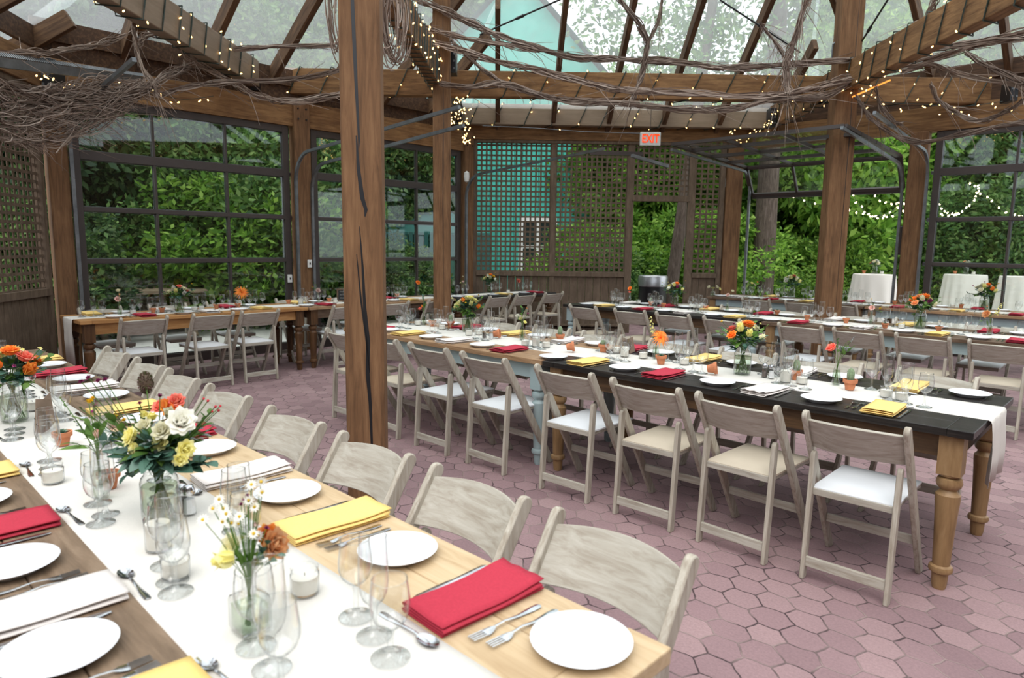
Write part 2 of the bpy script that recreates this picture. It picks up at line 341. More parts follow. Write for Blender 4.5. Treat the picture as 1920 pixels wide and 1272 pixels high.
# ------------------------------------------------------------------ chairs
def leg_poly(a, b, w, rounded=True):
    """flat bar outline in the y-z plane from a to b with a rounded top"""
    a = Vector((a[0], 0, a[1])); b = Vector((b[0], 0, b[1])); d = (b-a).normalized(); n = Vector((-d.z, 0, d.x))
    k = w/2/abs(d.z)
    pts = [Vector((a.x-k, 0, a.z)), Vector((a.x+k, 0, a.z))]
    s_ = 1 if (n.x < 0) else -1
    if rounded:
        e = b-d*(w/2)
        for i in range(9):
            t = PI*i/8; pts.append(e - n*(s_*math.cos(t)*-w/2*-1) + d*(math.sin(t)*w/2))
    else: pts += [b+Vector((k, 0, 0)), b-Vector((k, 0, 0))]
    return [(p.x, p.z) for p in pts]
def make_chair(pad):
    r = thing('folding_chair', 'whitewashed folding chair', 'chair')
    RM = Matrix.Rotation(PI/2, 4, 'Z')       # x-z outline -> y-z plane
    m = 'chair'
    for sx_ in (-1, 1):
        MB().extrude(leg_poly((.245, 0), (-.25, .80), .050), .024, Matrix.Translation((sx_*.205, 0, 0)) @ RM).build('back_post', m, r, True, .005, 30)
        MB().extrude(leg_poly((-.205, 0), (-.168, .605), .040), .022, Matrix.Translation((sx_*.178, 0, 0)) @ RM).build('leg', m, r, True, .004, 30)
        MB().box(sx_*.160-.011, sx_*.160+.011, -.175, .275, .405, .430).build('seat_rail', 'chair_h', r, False, .003)
    MB().bar((-.17, -.203, .085), (.17, -.203, .085), .018, .048).build('stretcher', 'chair_h', r, False, .003)
    MB().bar((-.193, .125, .195), (.193, .125, .195), .018, .042).build('stretcher', 'chair_h', r, False, .003)
    MB().box(-.185, .185, -.18, -.158, .40, .432).build('seat_rail', 'chair_h', r, False, .003)
    MB().box(-.172, .172, .255, .277, .40, .432).build('seat_rail', 'chair_h', r, False, .003)
    # padded seat with rounded corners and crown
    q = []; fs = []; nx = 10; ny = 10; sx0, sx1, y0, y1 = -.176, .176, -.175, .272
    for j in range(ny+1):
        for i in range(nx+1):
            u = i/nx*2-1; v = j/ny*2-1
            z = .436+.012*(1-abs(u)**4)*(1-abs(v)**4)
            q.append((sx0+(sx1-sx0)*i/nx, y0+(y1-y0)*j/ny, z))
    for j in range(ny):
        for i in range(nx): a = j*(nx+1)+i; fs.append((a, a+1, a+nx+2, a+nx+1))
    s_ = MB().add(q, fs); s_.box(sx0, sx1, y0, y1, .427, .4362); s_.build('seat', pad, r, True, 0, 50)
    # curved backrest
    q = []; fs = []; n = 14
    def bp(t): return (.245-.495*t, .80*t)
    for i in range(n+1):
        x = -.196+.392*i/n; c = -.052*(1-(x/.196)**2)
        top = .95+.012*(1-(x/.196)**2)
        for t, o in ((.775, -.007), (top, -.007), (top, .007), (.775, .007)):
            y, z = bp(t); q.append((x, y+c+o*.85, z+o*.5))
    for i in range(n):
        for k in range(4): a = i*4+k; b = i*4+(k+1) % 4; fs.append((a, b, b+4, a+4))
    fs += [(0, 1, 2, 3)[::-1], (n*4, n*4+1, n*4+2, n*4+3)]
    MB().add(q, fs).build('backrest', 'chair_h', r, True, .002, 40)
    return Proto(r)
CH = {'white': make_chair('pad_white'), 'tan': make_chair('pad_tan')}
def chair(x, y, rz, pad, where, group):
    CH[pad].put((x, y, 0), rz+random.uniform(-.035, .035), f'whitewashed folding chair, {pad} pad, {where}', group)
# ------------------------------------------------------------------ tables
LEGP = [(.026, 0), (.031, .02), (.034, .075), (.047, .083), (.050, .095), (.046, .108), (.036, .115), (.036, .125), (.040, .25), (.046, .37), (.050, .425), (.050, .445), (.038, .458),
        (.034, .468), (.048, .482), (.053, .50), (.048, .52), (.034, .525), (.044, .532), (.046, .538), (.040, .544)]
def table(x0, x1, y0, y1, top, apron, leg, label, legmats=None, two=None, ax='x'):
    cx, cy_ = (x0+x1)/2, (y0+y1)/2; hx, hy = (x1-x0)/2, (y1-y0)/2
    t = thing('farm_table', label, 'table', (cx, cy_, 0), 0, 'farm tables of the pavilion')
    zt = .76
    # boards run lengthwise
    L, Wd = (hx, hy) if ax == 'x' else (hy, hx)
    rot = 0 if ax == 'x' else PI/2
    nb = 6; mbs = {}
    for i in range(nb):
        a = -Wd+2*Wd*i/nb; b = a+2*Wd/nb-.0015
        k = 0 if (two is None or i >= nb/2) else 1
        mbs.setdefault(k, MB()).box(-L+.10, L-.10, a, b, zt-.036, zt)
    for sgn in (-1, 1):
        k = 0
        if two:
            mbs[0].box(sgn*L-(.1 if sgn > 0 else 0), sgn*L+(.1 if sgn < 0 else 0), 0, Wd, zt-.036, zt)
            mbs[1].box(sgn*L-(.1 if sgn > 0 else 0), sgn*L+(.1 if sgn < 0 else 0), -Wd, -.001, zt-.036, zt)
        else: mbs[0].box(sgn*L-(.1 if sgn > 0 else 0), sgn*L+(.1 if sgn < 0 else 0), -Wd, Wd, zt-.036, zt)
    for k, mb in mbs.items():
        o = mb.build('tabletop', (top, two)[k] if k else top, t, False, .004); o.rotation_euler = (0, 0, rot)
    a = MB(); i = .07
    for s1 in (-1, 1):
        a.box(-L+i, L-i, s1*(Wd-i)-.011, s1*(Wd-i)+.011, .615, zt-.036); a.box(s1*(L-i)-.011, s1*(L-i)+.011, -Wd+i, Wd-i, .615, zt-.036)
    o = a.build('apron', apron, t); o.rotation_euler = (0, 0, rot)
    for ii, (sx_, sy_) in enumerate(((-1, -1), (1, -1), (1, 1), (-1, 1))):
        g = MB().lathe(LEGP, 20); g.box(-.047, .047, -.047, .047, .540, .724)
        o = g.build('leg', (legmats[ii] if legmats else leg), t, True, 0, 35); o.location = (sx_*(hx-.085), sy_*(hy-.085), 0)
    return t
AE, AW = 1.09, .12           # head table edges in y
table(-3.05, -.615, AW, AE, 'top_pale', 'top_wood', 'blue', 'pale pine and brown board table in the foreground, near section', two='top_grey')
table(-5.68, -3.07, AW, AE, 'top_grey', 'apron_dark', 'leg_walnut', 'weathered brown board table, far section of the foreground row')
BE, BF = 3.375, 4.374
table(-2.975, -.53, BE, BF, 'top_dark', 'apron_dark', 'leg_honey', 'dark stained farm table with honey turned legs in the centre')
table(-5.42, -2.985, BE, BF, 'top_wood', 'blue', 'blue', 'brown top farm table with pale blue apron and legs, centre row')
CE = -7.40
table(-8.15, CE, 1.75, 4.13, 'top_orange', 'top_orange', 'leg_walnut', 'honey brown farm table below the left glass door', ax='y')
table(-8.15, CE, 4.15, 6.47, 'top_wood', 'top_mid', 'leg_walnut', 'brown farm table behind the thick foreground post, below the glass doors', legmats=['leg_walnut', 'leg_walnut', 'leg_honey', 'leg_walnut'], ax='y')
table(-8.12, CE, 6.50, 8.72, 'top_dark', 'apron_dark', 'leg_walnut', 'dark farm table in front of the lattice wall', ax='y')
DE, DF = 7.0, 7.95
table(-5.82, -3.12, DE, DF, 'top_dark', 'apron_dark', 'blue', 'dark top farm table starting in front of the lattice wall, second row')
table(-3.08, -.45, DE, DF, 'top_mid', 'blue', 'leg_honey', 'walnut top farm table with blue apron, second row')
EE, EF = 10.05, 10.95
table(-5.35, -3.0, EE, EF, 'top_mid', 'blue', 'leg_honey', 'farm table left of the right post, third row by the open door')
table(-2.98, -.55, EE, EF, 'top_wood', 'blue', 'leg_honey', 'farm table right of the right post, third row by the windows')
# ------------------------------------------------------------------ runners
def runner(pts, y0, y1, label, ax='x', z=.7605, cap=0):
    """long cloth strip following pts (along, height)"""
    q = []; n = len(pts); m = 8
    for i, (a, h) in enumerate(pts):
        for k in range(m+1):
            b = y0+(y1-y0)*k/m
            drop = max(0, .755-h); wv = .014*math.sin(k*1.9+1)*min(1, drop*5)
            th = .0018
            p = (a+wv, b+wv*.4, h) if ax == 'x' else (b+wv*.4, a+wv, h)
            q.append(p)
    fs = [(i*(m+1)+k, i*(m+1)+k+1, (i+1)*(m+1)+k+1, (i+1)*(m+1)+k) for i in range(n-1) for k in range(m)]
    o = MB().add(q, fs).build('table_runner', 'linen', None, True)
    s_ = o.modifiers.new('solid', 'SOLIDIFY'); s_.thickness = .0016; s_.offset = 1 if ax == 'x' else -1
    return tag(o, label, 'table runner', 'cream linen runners')
def flat(a, b, n=30): return [(a+(b-a)*i/n, .7612+.0006*math.sin(i*2.1)) for i in range(n+1)]
def drop_end(a, s_, depth=.32): return [(a+s_*.004, .761), (a+s_*.012, .757), (a+s_*.017, .745), (a+s_*.02, .70), (a+s_*.022, .62), (a+s_*.02, .55), (a+s_*.016, .76-depth)]
runner(flat(-5.66, -.75), .425, .79, 'cream linen runner on the foreground table')
runner(flat(-5.40, -.53)+drop_end(-.53, 1), 3.68, 4.06, 'cream linen runner on the centre row, falling over the dark table end')
runner([(p[0], p[1]) for p in drop_end(1.75, -1, .45)][::-1]+flat(1.75, 6.46), -7.96, -7.62, 'cream linen runner on the window row, hanging over its left end', ax='y')
runner(flat(6.52, 8.70), -7.96, -7.62, 'cream linen runner on the dark table at the lattice wall', ax='y')
runner(flat(-5.80, -.47), 7.30, 7.66, 'cream linen runner on the second row')
runner(flat(-5.33, -.57), 10.32, 10.68, 'cream linen runner on the third row')
# ------------------------------------------------------------------ tableware
def bowl(prof, n=28): return MB().lathe(prof, n)
plate_p = single(bowl([(0, .004), (.055, .004), (.062, .002), (.066, .0), (.072, .006), (.097, .019), (.0985, .0205), (.096, .0215), (.085, .0165), (.071, .0105), (.066, .009), (.03, .0085), (0, .0085)], 40), 'side_plate', 'china', 'plate')
def rim(m, r, z, k=.0012, n=30):
    m.tube([(r*math.cos(2*PI*i/n), r*math.sin(2*PI*i/n), z) for i in range(n+1)], k, 5, False); return m
def flute():
    m = MB(); m.lathe([(.0, .0), (.033, .0), (.034, .002), (.026, .005), (.010, .010), (.006, .02), (.0055, .045), (.0085, .062), (.011, .068), (.021, .078), (.027, .094), (.0295, .115), (.0288, .15), (.0262, .205)], 26, sq='open'); return rim(rim(m, .0262, .205), .034, .0015, .0007)
def goblet():
    m = MB(); m.lathe([(.0, .0), (.035, .0), (.036, .002), (.026, .005), (.010, .010), (.006, .018), (.0055, .042), (.009, .056), (.018, .063), (.030, .076), (.0365, .094), (.0375, .112), (.035, .138), (.0325, .155)], 26, sq='open'); return rim(rim(m, .0325, .155), .036, .0015, .0007)
def wine():
    m = MB(); m.lathe([(.0, .0), (.034, .0), (.035, .002), (.026, .005), (.009, .011), (.0055, .022), (.005, .058), (.008, .070), (.018, .077), (.029, .089), (.0345, .106), (.0345, .122), (.031, .150), (.029, .168)], 26, sq='open'); return rim(rim(m, .029, .168), .035, .0015, .0007)
GL = {'champagne flute': single(flute(), 'champagne_flute', 'glass', 'glass', angle=60), 'water goblet': single(goblet(), 'water_goblet', 'glass', 'glass', angle=60), 'wine glass': single(wine(), 'wine_glass', 'glass', 'glass', angle=60)}
def flatware(outline, zf, t=.0018):
    """outline: list of (y, halfwidth); zf(y) gives height; lies along y"""
    q = []; fs = []; n = len(outline)
    for y, w in outline:
        z = zf(y); q += [(-w, y, z), (0, y, z+.0012), (w, y, z), (0, y, z-t)]
    for i in range(n-1):
        for k in range(4): a = i*4+k; b = i*4+(k+1) % 4; fs.append((a, b, b+4, a+4))
    fs += [(0, 1, 2, 3)[::-1], tuple((n-1)*4+k for k in range(4))]
    return MB().add(q, fs)
hz = lambda y: .003+.004*max(0, math.sin((y+.02)*18))
def fork_mb():
    m = flatware([(-.095, .004), (-.090, .008), (-.07, .0085), (-.03, .0045), (.01, .0028), (.035, .003), (.045, .009), (.055, .0115), (.062, .0115)], lambda y: .0035+.006*math.exp(-((y-.015)/.03)**2))
    for i in range(4):
        x = -.0095+.0063*i; m.bar((x, .060, .0042), (x*.96, .098, .0062), .0028, .0018)
    return m
def knife_mb(): return flatware([(-.115, .004), (-.11, .0085), (-.08, .0085), (-.02, .006), (-.01, .0065), (.0, .0085), (.04, .0095), (.085, .009), (.105, .004)], lambda y: .0045)
def spoon_mb():
    m = flatware([(-.09, .004), (-.085, .0075), (-.06, .0075), (-.02, .0035), (.02, .0028), (.035, .003)], lambda y: .0035+.005*math.exp(-((y-.01)/.03)**2))
    q = []; fs = []; n = 14; r_ = 5
    for i in range(r_+1):
        for k in range(n):
            a = 2*PI*k/n; f = i/r_
            q.append((.0165*f*math.cos(a), .062+.029*f*math.sin(a), .0015+.0065*f*f))
    for i in range(r_):
        for k in range(n): fs.append((i*n+k, i*n+(k+1) % n, (i+1)*n+(k+1) % n, (i+1)*n+k))
    m.add(q, fs); return m
FORK = single(fork_mb(), 'fork', 'steel', 'fork'); KNIFE = single(knife_mb(), 'knife', 'steel', 'knife'); SPOON = single(spoon_mb(), 'spoon', 'steel', 'spoon')
def napkin_mb(seed):
    """four folded layers with soft rounded folds, the outer end slightly waved"""
    rr = random.Random(seed); hw = .066; path = []; z = .0035; lay = 4; dz = .0062
    for l in range(lay):
        xs = [-hw+(2*hw)*i/5 for i in range(6)]
        if l % 2: xs = xs[::-1]
        for x in xs: path.append((x, z))
        if l < lay-1:
            s_ = -1 if l % 2 else 1
            path += [(s_*(hw+.0035), z+dz*.25), (s_*(hw+.0045), z+dz*.5), (s_*(hw+.0035), z+dz*.75)]
        z += dz
    q = []; n = len(path); st = 12
    ph = rr.uniform(0, 6)
    for j in range(st+1):
        y = -.14+.28*j/st; e = max(0, 1-j/3.5)
        for i, (x, zz) in enumerate(path):
            w = e*.007*math.sin(x*62+ph)*(zz/.02); skew = .004*(zz/.02)*math.sin(ph+j*.2)
            q.append((x+skew, y+.006*e*math.sin(ph+zz*300), zz+abs(w)+.0012*math.sin(x*40+j*.7+ph)*(zz/.022)))
    fs = [(j*n+i, j*n+i+1, (j+1)*n+i+1, (j+1)*n+i) for j in range(st) for i in range(n-1)]
    return MB().add(q, fs)
NAP = {}
for c_, w_ in (('red', 'crimson'), ('yellow', 'mustard yellow'), ('white', 'ivory')):
    L_ = []
    for k in range(2):
        o = napkin_mb(k*7+len(c_)).build('folded_napkin', 'nap_'+c_, None, True)
        sm = o.modifiers.new('solid', 'SOLIDIFY'); sm.thickness = .0022; sm.offset = 0; o['category'] = 'napkin'; L_.append(Proto(o))
    NAP[c_] = L_
NW = {'red': 'crimson napkin', 'yellow': 'yellow napkin', 'white': 'ivory napkin'}
ZT = .7602; ZR = .7640
def seat(cx, cy_, face, colour, where, far=False, near=False):
    """one place setting; (cx,cy_) on the table edge, face = angle the diner looks (0 = +y)"""
    M = Matrix.Translation((cx, cy_, 0)) @ Matrix.Rotation(face, 4, 'Z')
    def L(x, y, z=ZT): p = M @ Vector((x, y, z)); return (p.x, p.y, p.z)
    j = lambda a=.006: random.uniform(-a, a)
    NAP[colour][random.randint(0, 1)].put(L(j(), .155+j()), face+j(.05), f'{NW[colour]}, {where}', 'folded napkins at the place settings')
    plate_p.put(L(-.27+j(.012), .135+j(.012), ZT), face, f'white side plate, {where}', 'white side plates')
    FORK.put(L(-.105+j(.004), .16+j()), face+j(.06), f'inner fork, {where}', 'forks at the place settings')
    FORK.put(L(-.140+j(.004), .155+j()), face+j(.06), f'outer fork, {where}', 'forks at the place settings')
    KNIFE.put(L(.100+j(.004), .15+j()), face+j(.05), f'knife, {where}', 'knives at the place settings')
    SPOON.put(L(.01+j(), .325+j(.004), ZT), face+PI/2+j(.1), f'spoon, {where}', 'spoons at the place settings')
    sgn = 1
    GL['champagne flute'].put(L(.055+j(.015), .385+j(.012), ZR), j(3), f'champagne flute, {where}', 'champagne flutes')
    GL['water goblet'].put(L(-.03+j(.015), .405+j(.012), ZR), j(3), f'water goblet, {where}', 'water goblets')
    GL['wine glass'].put(L(.128+j(.015), .372+j(.012), ZR), j(3), f'wine glass, {where}', 'wine glasses')
def rowseats(lst, kind, edge, face, tabname):
    for i, (s_, c_) in enumerate(lst):
        where = f'{ORD[i]} place {tabname}'
        if kind == 'x': seat(s_, edge, face, c_, where)
        else: seat(edge, s_, face, c_, where)
r_, y_, w_ = 'red', 'yellow', 'white'
rowseats([(-1.0, r_), (-1.58, y_), (-2.12, w_), (-2.74, r_), (-3.33, y_), (-3.95, w_), (-4.52, r_), (-5.10, y_)], 'x', AE, PI, 'from near end, chair side of foreground table')
rowseats([(-1.13, y_), (-1.60, w_), (-2.13, r_), (-2.68, y_), (-3.25, w_)], 'x', AW, 0, 'from near end, camera side of foreground table')
rowseats([(-.93, y_), (-1.51, w_), (-2.13, r_), (-2.70, y_), (-3.44, r_), (-4.05, w_), (-4.64, y_), (-5.08, r_)], 'x', BE, 0, 'from right, near side of centre row')
rowseats([(-.98, y_), (-1.60, w_), (-2.25, y_), (-2.85, r_), (-3.45, w_), (-4.05, y_), (-4.65, r_), (-5.2, w_)], 'x', BF, PI, 'from right, far side of centre row')
rowseats([(2.36, r_), (3.02, w_), (3.62, y_), (4.45, r_), (5.1, w_), (5.75, y_), (6.9, w_), (7.62, y_), (8.35, r_)], 'y', CE, PI/2, 'from left, room side of window row')
rowseats([(2.0, y_), (2.7, w_), (3.4, r_), (4.3, y_), (5.0, w_), (5.7, r_)], 'y', -8.15, -PI/2, 'from left, wall side of window row')
rowseats([(-5.25, y_), (-4.66, r_), (-4.08, w_), (-3.45, y_), (-2.75, r_), (-2.13, w_), (-1.48, y_), (-.88, r_)][::-1], 'x', DE, 0, 'from right, near side of second row')
rowseats([(-5.3, w_), (-4.7, r_), (-4.1, y_), (-3.4, r_), (-2.6, w_), (-1.9, y_), (-1.2, r_)][::-1], 'x', DF, PI, 'from right, far side of second row')
rowseats([(-4.9, w_), (-4.35, r_), (-3.82, y_), (-3.2, w_), (-2.62, r_), (-1.93, y_), (-1.3, r_)][::-1], 'x', EE, 0, 'from right, near side of third row')
rowseats([(-4.6, y_), (-3.9, w_), (-3.3, r_), (-2.5, w_), (-1.8, r_)][::-1], 'x', EF, PI, 'from right, far side of third row')
# chairs
def rowchairs(xs, y, rz, where, grp, pads=None, kind='x', wx='from right'):
    for i, x in enumerate(xs):
        pad = (pads[i] if pads else random.choice(['white', 'tan']))
        w = f'{ORD[i]} {wx}, {where}'
        if kind == 'x': chair(x, y, rz, pad, w, grp)
        else: chair(y, x, rz, pad, w, grp)
Wt, Tn = 'white', 'tan'
rowchairs([-.95, -1.49, -2.035, -2.62, -3.28, -3.88, -4.40, -5.03], AE+.062, PI, 'foreground table', 'chairs along the foreground table', [Wt]*8, wx='from near end')
rowchairs([-.92, -1.45, -1.985, -2.555, -3.245, -3.83, -4.42, -5.0], BE-.055, 0, 'near side of centre row', 'chairs on the near side of the centre row', [Wt, Tn, Tn, Wt, Wt, Wt, Tn, Tn])
rowchairs([-.957, -1.57, -2.14, -2.75, -3.44, -4.0, -4.62, -5.2], BF+.055, PI, 'far side of centre row', 'chairs on the far side of the centre row', [Wt, Wt, Tn, Wt, Wt, Wt, Tn, Wt])
rowchairs([2.23, 2.885, 3.40, 4.52, 5.2, 5.95, 7.09, 7.65, 8.33], CE+.06, PI/2, 'room side of window row', 'chairs on the room side of the window row', [Wt]*6+[Tn]*3, 'y', 'from left')
rowchairs([2.2, 2.9, 3.55, 4.45, 5.25], -8.20, -PI/2, 'wall side of window row', 'chairs between the window row and the glass doors', [Wt]*5, 'y', 'from left')
rowchairs([-.95, -1.50, -2.03, -2.56, -3.38, -3.98, -4.56, -5.25], DE-.055, 0, 'near side of second row', 'chairs on the near side of the second row', [Tn, Tn, Tn, Wt, Wt, Wt, Tn, Tn])
rowchairs([-1.25, -1.9, -2.55, -3.3, -3.95, -4.65], DF+.055, PI, 'far side of second row', 'chairs on the far side of the second row', [Wt]*6)
rowchairs([-3.2, -3.75, -4.4], EE-.055, 0, 'near side of third row', 'chairs on the near side of the third row', [Wt]*3)
TABS = [(-3.05, -.615, .12, 1.09), (-5.68, -3.07, .12, 1.09), (-5.42, -.53, 3.375, 4.374), (-8.15, -7.4, 1.75, 8.72), (-5.82, -.45, 7, 7.95), (-5.35, -.55, 10.05, 10.95)]
def on_table(p, m=.07):      # keep a small thing well inside the table top it stands on
    best = None
    for a, b_, c, d in TABS:
        q = Vector((min(max(p.x, a+m), b_-m), min(max(p.y, c+m), d-m), p.z)); k = (q-p).length
        if best is None or k < best[0]: best = (k, q)
    return best[1]
def timber(a, b_, w, h, name, mat, parent=None, bevel=.008):     # squared timber with its grain along its length
    a, b_ = Vector(a), Vector(b_); d = b_-a; L_ = d.length
    o = MB().box(-L_/2, L_/2, -w/2, w/2, -h/2, h/2).build(name, mat, parent, False, bevel)
    x = d.normalized(); y = Vector((0, 0, 1)).cross(x); y = y.normalized() if y.length > .01 else Vector((0, 1, 0)); z = x.cross(y)
    o.rotation_mode = 'QUATERNION'; o.rotation_quaternion = Matrix((x, y, z)).transposed().to_quaternion(); o.location = (a+b_)/2; return o
# ------------------------------------------------------------------ flowers
def petal_patch(mb, base, out, up, w, h, curl, n=4, cup=.35, tip=.0):
    """one curved petal growing from base along up, leaning to out"""
    out = Vector(out).normalized(); up = Vector(up).normalized(); side = out.cross(up).normalized(); q = []
    for j in range(n+1):
        t = j/n; ww = w*(math.sin(PI*min(1, .18+t*.80))**.7)*(1 if not tip else (1-tip*t*t))
        lean = curl*t*t
        c = Vector(base)+up*(h*math.cos(lean)*t)+out*(h*(.12*t+math.sin(lean)*t))
        for i in range(n+1):
            s_ = i/n*2-1
            q.append(c+side*(ww*s_)-out*(cup*ww*s_*s_)+up*(-.10*w*s_*s_*t))
    m = n+1
    mb.add(q, [(j*m+i, j*m+i+1, (j+1)*m+i+1, (j+1)*m+i) for j in range(n) for i in range(n)])
FM = {}
def blossom_mesh(kind):
    if kind in FM: return FM[kind]
    mb = MB(); rr = random.Random(hash(kind) % 97 if False else len(kind)*13+3)
    if kind == 'rose':
        for ring, (n, r, h, c, w) in enumerate(((3, .10, .80, -.20, .34), (4, .20, .82, -.05, .44), (5, .34, .80, .16, .52), (7, .48, .74, .42, .56), (8, .60, .62, .72, .58))):
            for k in range(n):
                a = 2*PI*k/n+ring*.7+rr.uniform(-.12, .12); o = Vector((math.cos(a), math.sin(a), 0))
                petal_patch(mb, o*r*.55+Vector((0, 0, -.42+.02*ring)), o, (0, 0, 1), w, h*rr.uniform(.92, 1.08), c+rr.uniform(-.08, .08), 4, .38)
    elif kind == 'bud':
        for ring, (n, r, h, c, w) in enumerate(((3, .1, 1.1, -.25, .34), (4, .22, 1.05, -.05, .42), (4, .32, .95, .18, .48))):
            for k in range(n):
                a = 2*PI*k/n+ring*.6; o = Vector((math.cos(a), math.sin(a), 0))
                petal_patch(mb, o*r*.5+Vector((0, 0, -.5)), o, (0, 0, 1), w, h, c, 4, .45)
    elif kind == 'dahlia':
        for ring in range(6):
            n = 8+ring*2; c = .15+ring*.33
            for k in range(n):
                a = 2*PI*(k+ring*.5)/n+rr.uniform(-.1, .1); o = Vector((math.cos(a), math.sin(a), 0))
                petal_patch(mb, o*.06*ring+Vector((0, 0, -.2+.0*ring)), o, (0, 0, 1), .13, .62+.075*ring, c, 3, .5, .5)
    elif kind == 'floret':      # loose little flower of a stock spike
        for k in range(9):
            a = 2*PI*k/9+rr.uniform(-.3, .3); o = Vector((math.cos(a), math.sin(a), 0))
            petal_patch(mb, (0, 0, -.3), o, (0, 0, 1), .42, .8, .4+.8*(k % 2), 3, .1)
    elif kind == 'daisy':
        for k in range(12):
            a = 2*PI*k/12; o = Vector((math.cos(a), math.sin(a), 0)); petal_patch(mb, o*.25, o, (0, 0, 1), .20, .75, 1.35, 2, .1)
    elif kind == 'ball':
        mb.lathe([(0, -.5), (.35, -.38), (.5, 0), (.35, .38), (0, .5)], 8)
    FM[kind] = mb; return mb
BM = {}
def blossom(parent, kind, mat, loc, r, tilt=(0, 0, 1), name=None, rz=None):
    key = (kind, mat)
    if key not in BM: BM[key] = blossom_mesh(kind).mesh(kind+'_bloom', mat, True)
    o = bpy.data.objects.new(name or {'rose': 'rose', 'bud': 'rosebud', 'dahlia': 'dahlia', 'floret': 'floret', 'daisy': 'daisy', 'ball': 'berry'}[kind], BM[key]); COL.objects.link(o); o.parent = parent
    t = Vector(tilt).normalized(); q = t.to_track_quat('Z', 'Y'); o.rotation_mode = 'QUATERNION'
    o.rotation_quaternion = q @ Matrix.Rotation(random.uniform(0, 6) if rz is None else rz, 4, 'Z').to_quaternion()
    o.location = loc; o.scale = (r, r, r); return o
def leaf(mb, p, d, L_, w, fold=.25, droop=.3):
    p, d = Vector(p), Vector(d).normalized(); s_ = d.cross(Vector((random.uniform(-.4, .4), random.uniform(-.4, .4), 1))); s_ = s_.normalized() if s_.length > .01 else Vector((1, 0, 0)); n = s_.cross(d).normalized()
    q = []
    for t, ww in ((0, .12), (.25, .8), (.5, 1), (.78, .68), (1, .03)):
        c = p+d*(L_*t)-Vector((0, 0, droop*L_*t*t))
        q += [c-s_*(w/2*ww)+n*(fold*w*ww*.5), c, c+s_*(w/2*ww)+n*(fold*w*ww*.5)]
    mb.add(q, [(i*3+k, i*3+k+1, i*3+k+4, i*3+k+3) for i in range(4) for k in (0, 1)])
def spray(mb, a, b, n, L_, w, rr, stem=None):
    a, b = Vector(a), Vector(b)
    for i in range(n):
        t = (i+.6)/n; p = a.lerp(b, t); ax = (b-a).normalized()
        o = Vector((rr.uniform(-1, 1), rr.uniform(-1, 1), rr.uniform(-.3, .8)))
        leaf(mb, p, (o+ax*.9), L_*rr.uniform(.7, 1.1)*(1-.3*t), w*rr.uniform(.8, 1.1), .25, rr.uniform(0, .5))
MT['water'] = glassy('water', (.80, .86, .76), (.4, .48, .38), .8)
JARP = [(.0, .003), (.043, .003), (.047, .010), (.048, .03), (.048, .115), (.044, .128), (.037, .136), (.036, .142), (.039, .144), (.036, .149), (.039, .152), (.036, .157), (.0375, .163)]
def vase(parent, kind):
    if kind == 'jar': MB().lathe(JARP, 32, sq='open').build('glass_jar', 'glass', parent, True, 0, 60); MB().lathe([(0, .006), (.041, .006), (.044, .02), (.044, .105), (0, .105)], 24).build('water', 'water', parent, True, 0, 40); return .157, .036
    if kind == 'bud': MB().lathe([(0, .003), (.020, .003), (.023, .01), (.023, .05), (.019, .08), (.0125, .105), (.0115, .125), (.014, .145)], 24, sq='open').build('bud_vase', 'glass', parent, True, 0, 60); MB().lathe([(0, .006), (.018, .006), (.020, .05), (.015, .085), (0, .085)], 20).build('water', 'water', parent, True, 0, 40); return .14, .010
    if kind == 'bottle':
        m = MB(); n = 32; prof = [(.0, .003), (.030, .003), (.033, .008), (.033, .062), (.030, .072), (.014, .080), (.013, .108), (.016, .112)]
        q = []; fs = []
        for r_0, z in prof:
            for k in range(n):
                a = 2*PI*k/n; f = 1.0 if z > .075 else 1/max(abs(math.cos(a)), abs(math.sin(a)))**.75
                q.append((r_0*f*math.cos(a), r_0*f*math.sin(a), z))
        for i in range(len(prof)-1):
            for k in range(n): fs.append((i*n+k, i*n+(k+1) % n, (i+1)*n+(k+1) % n, (i+1)*n+k))
        m.add(q, fs).build('glass_bottle', 'glass', parent, True, 0, 60)
        MB().box(-.026, .026, -.026, .026, .007, .055).build('water', 'water', parent, True, 0, 40); return .108, .010
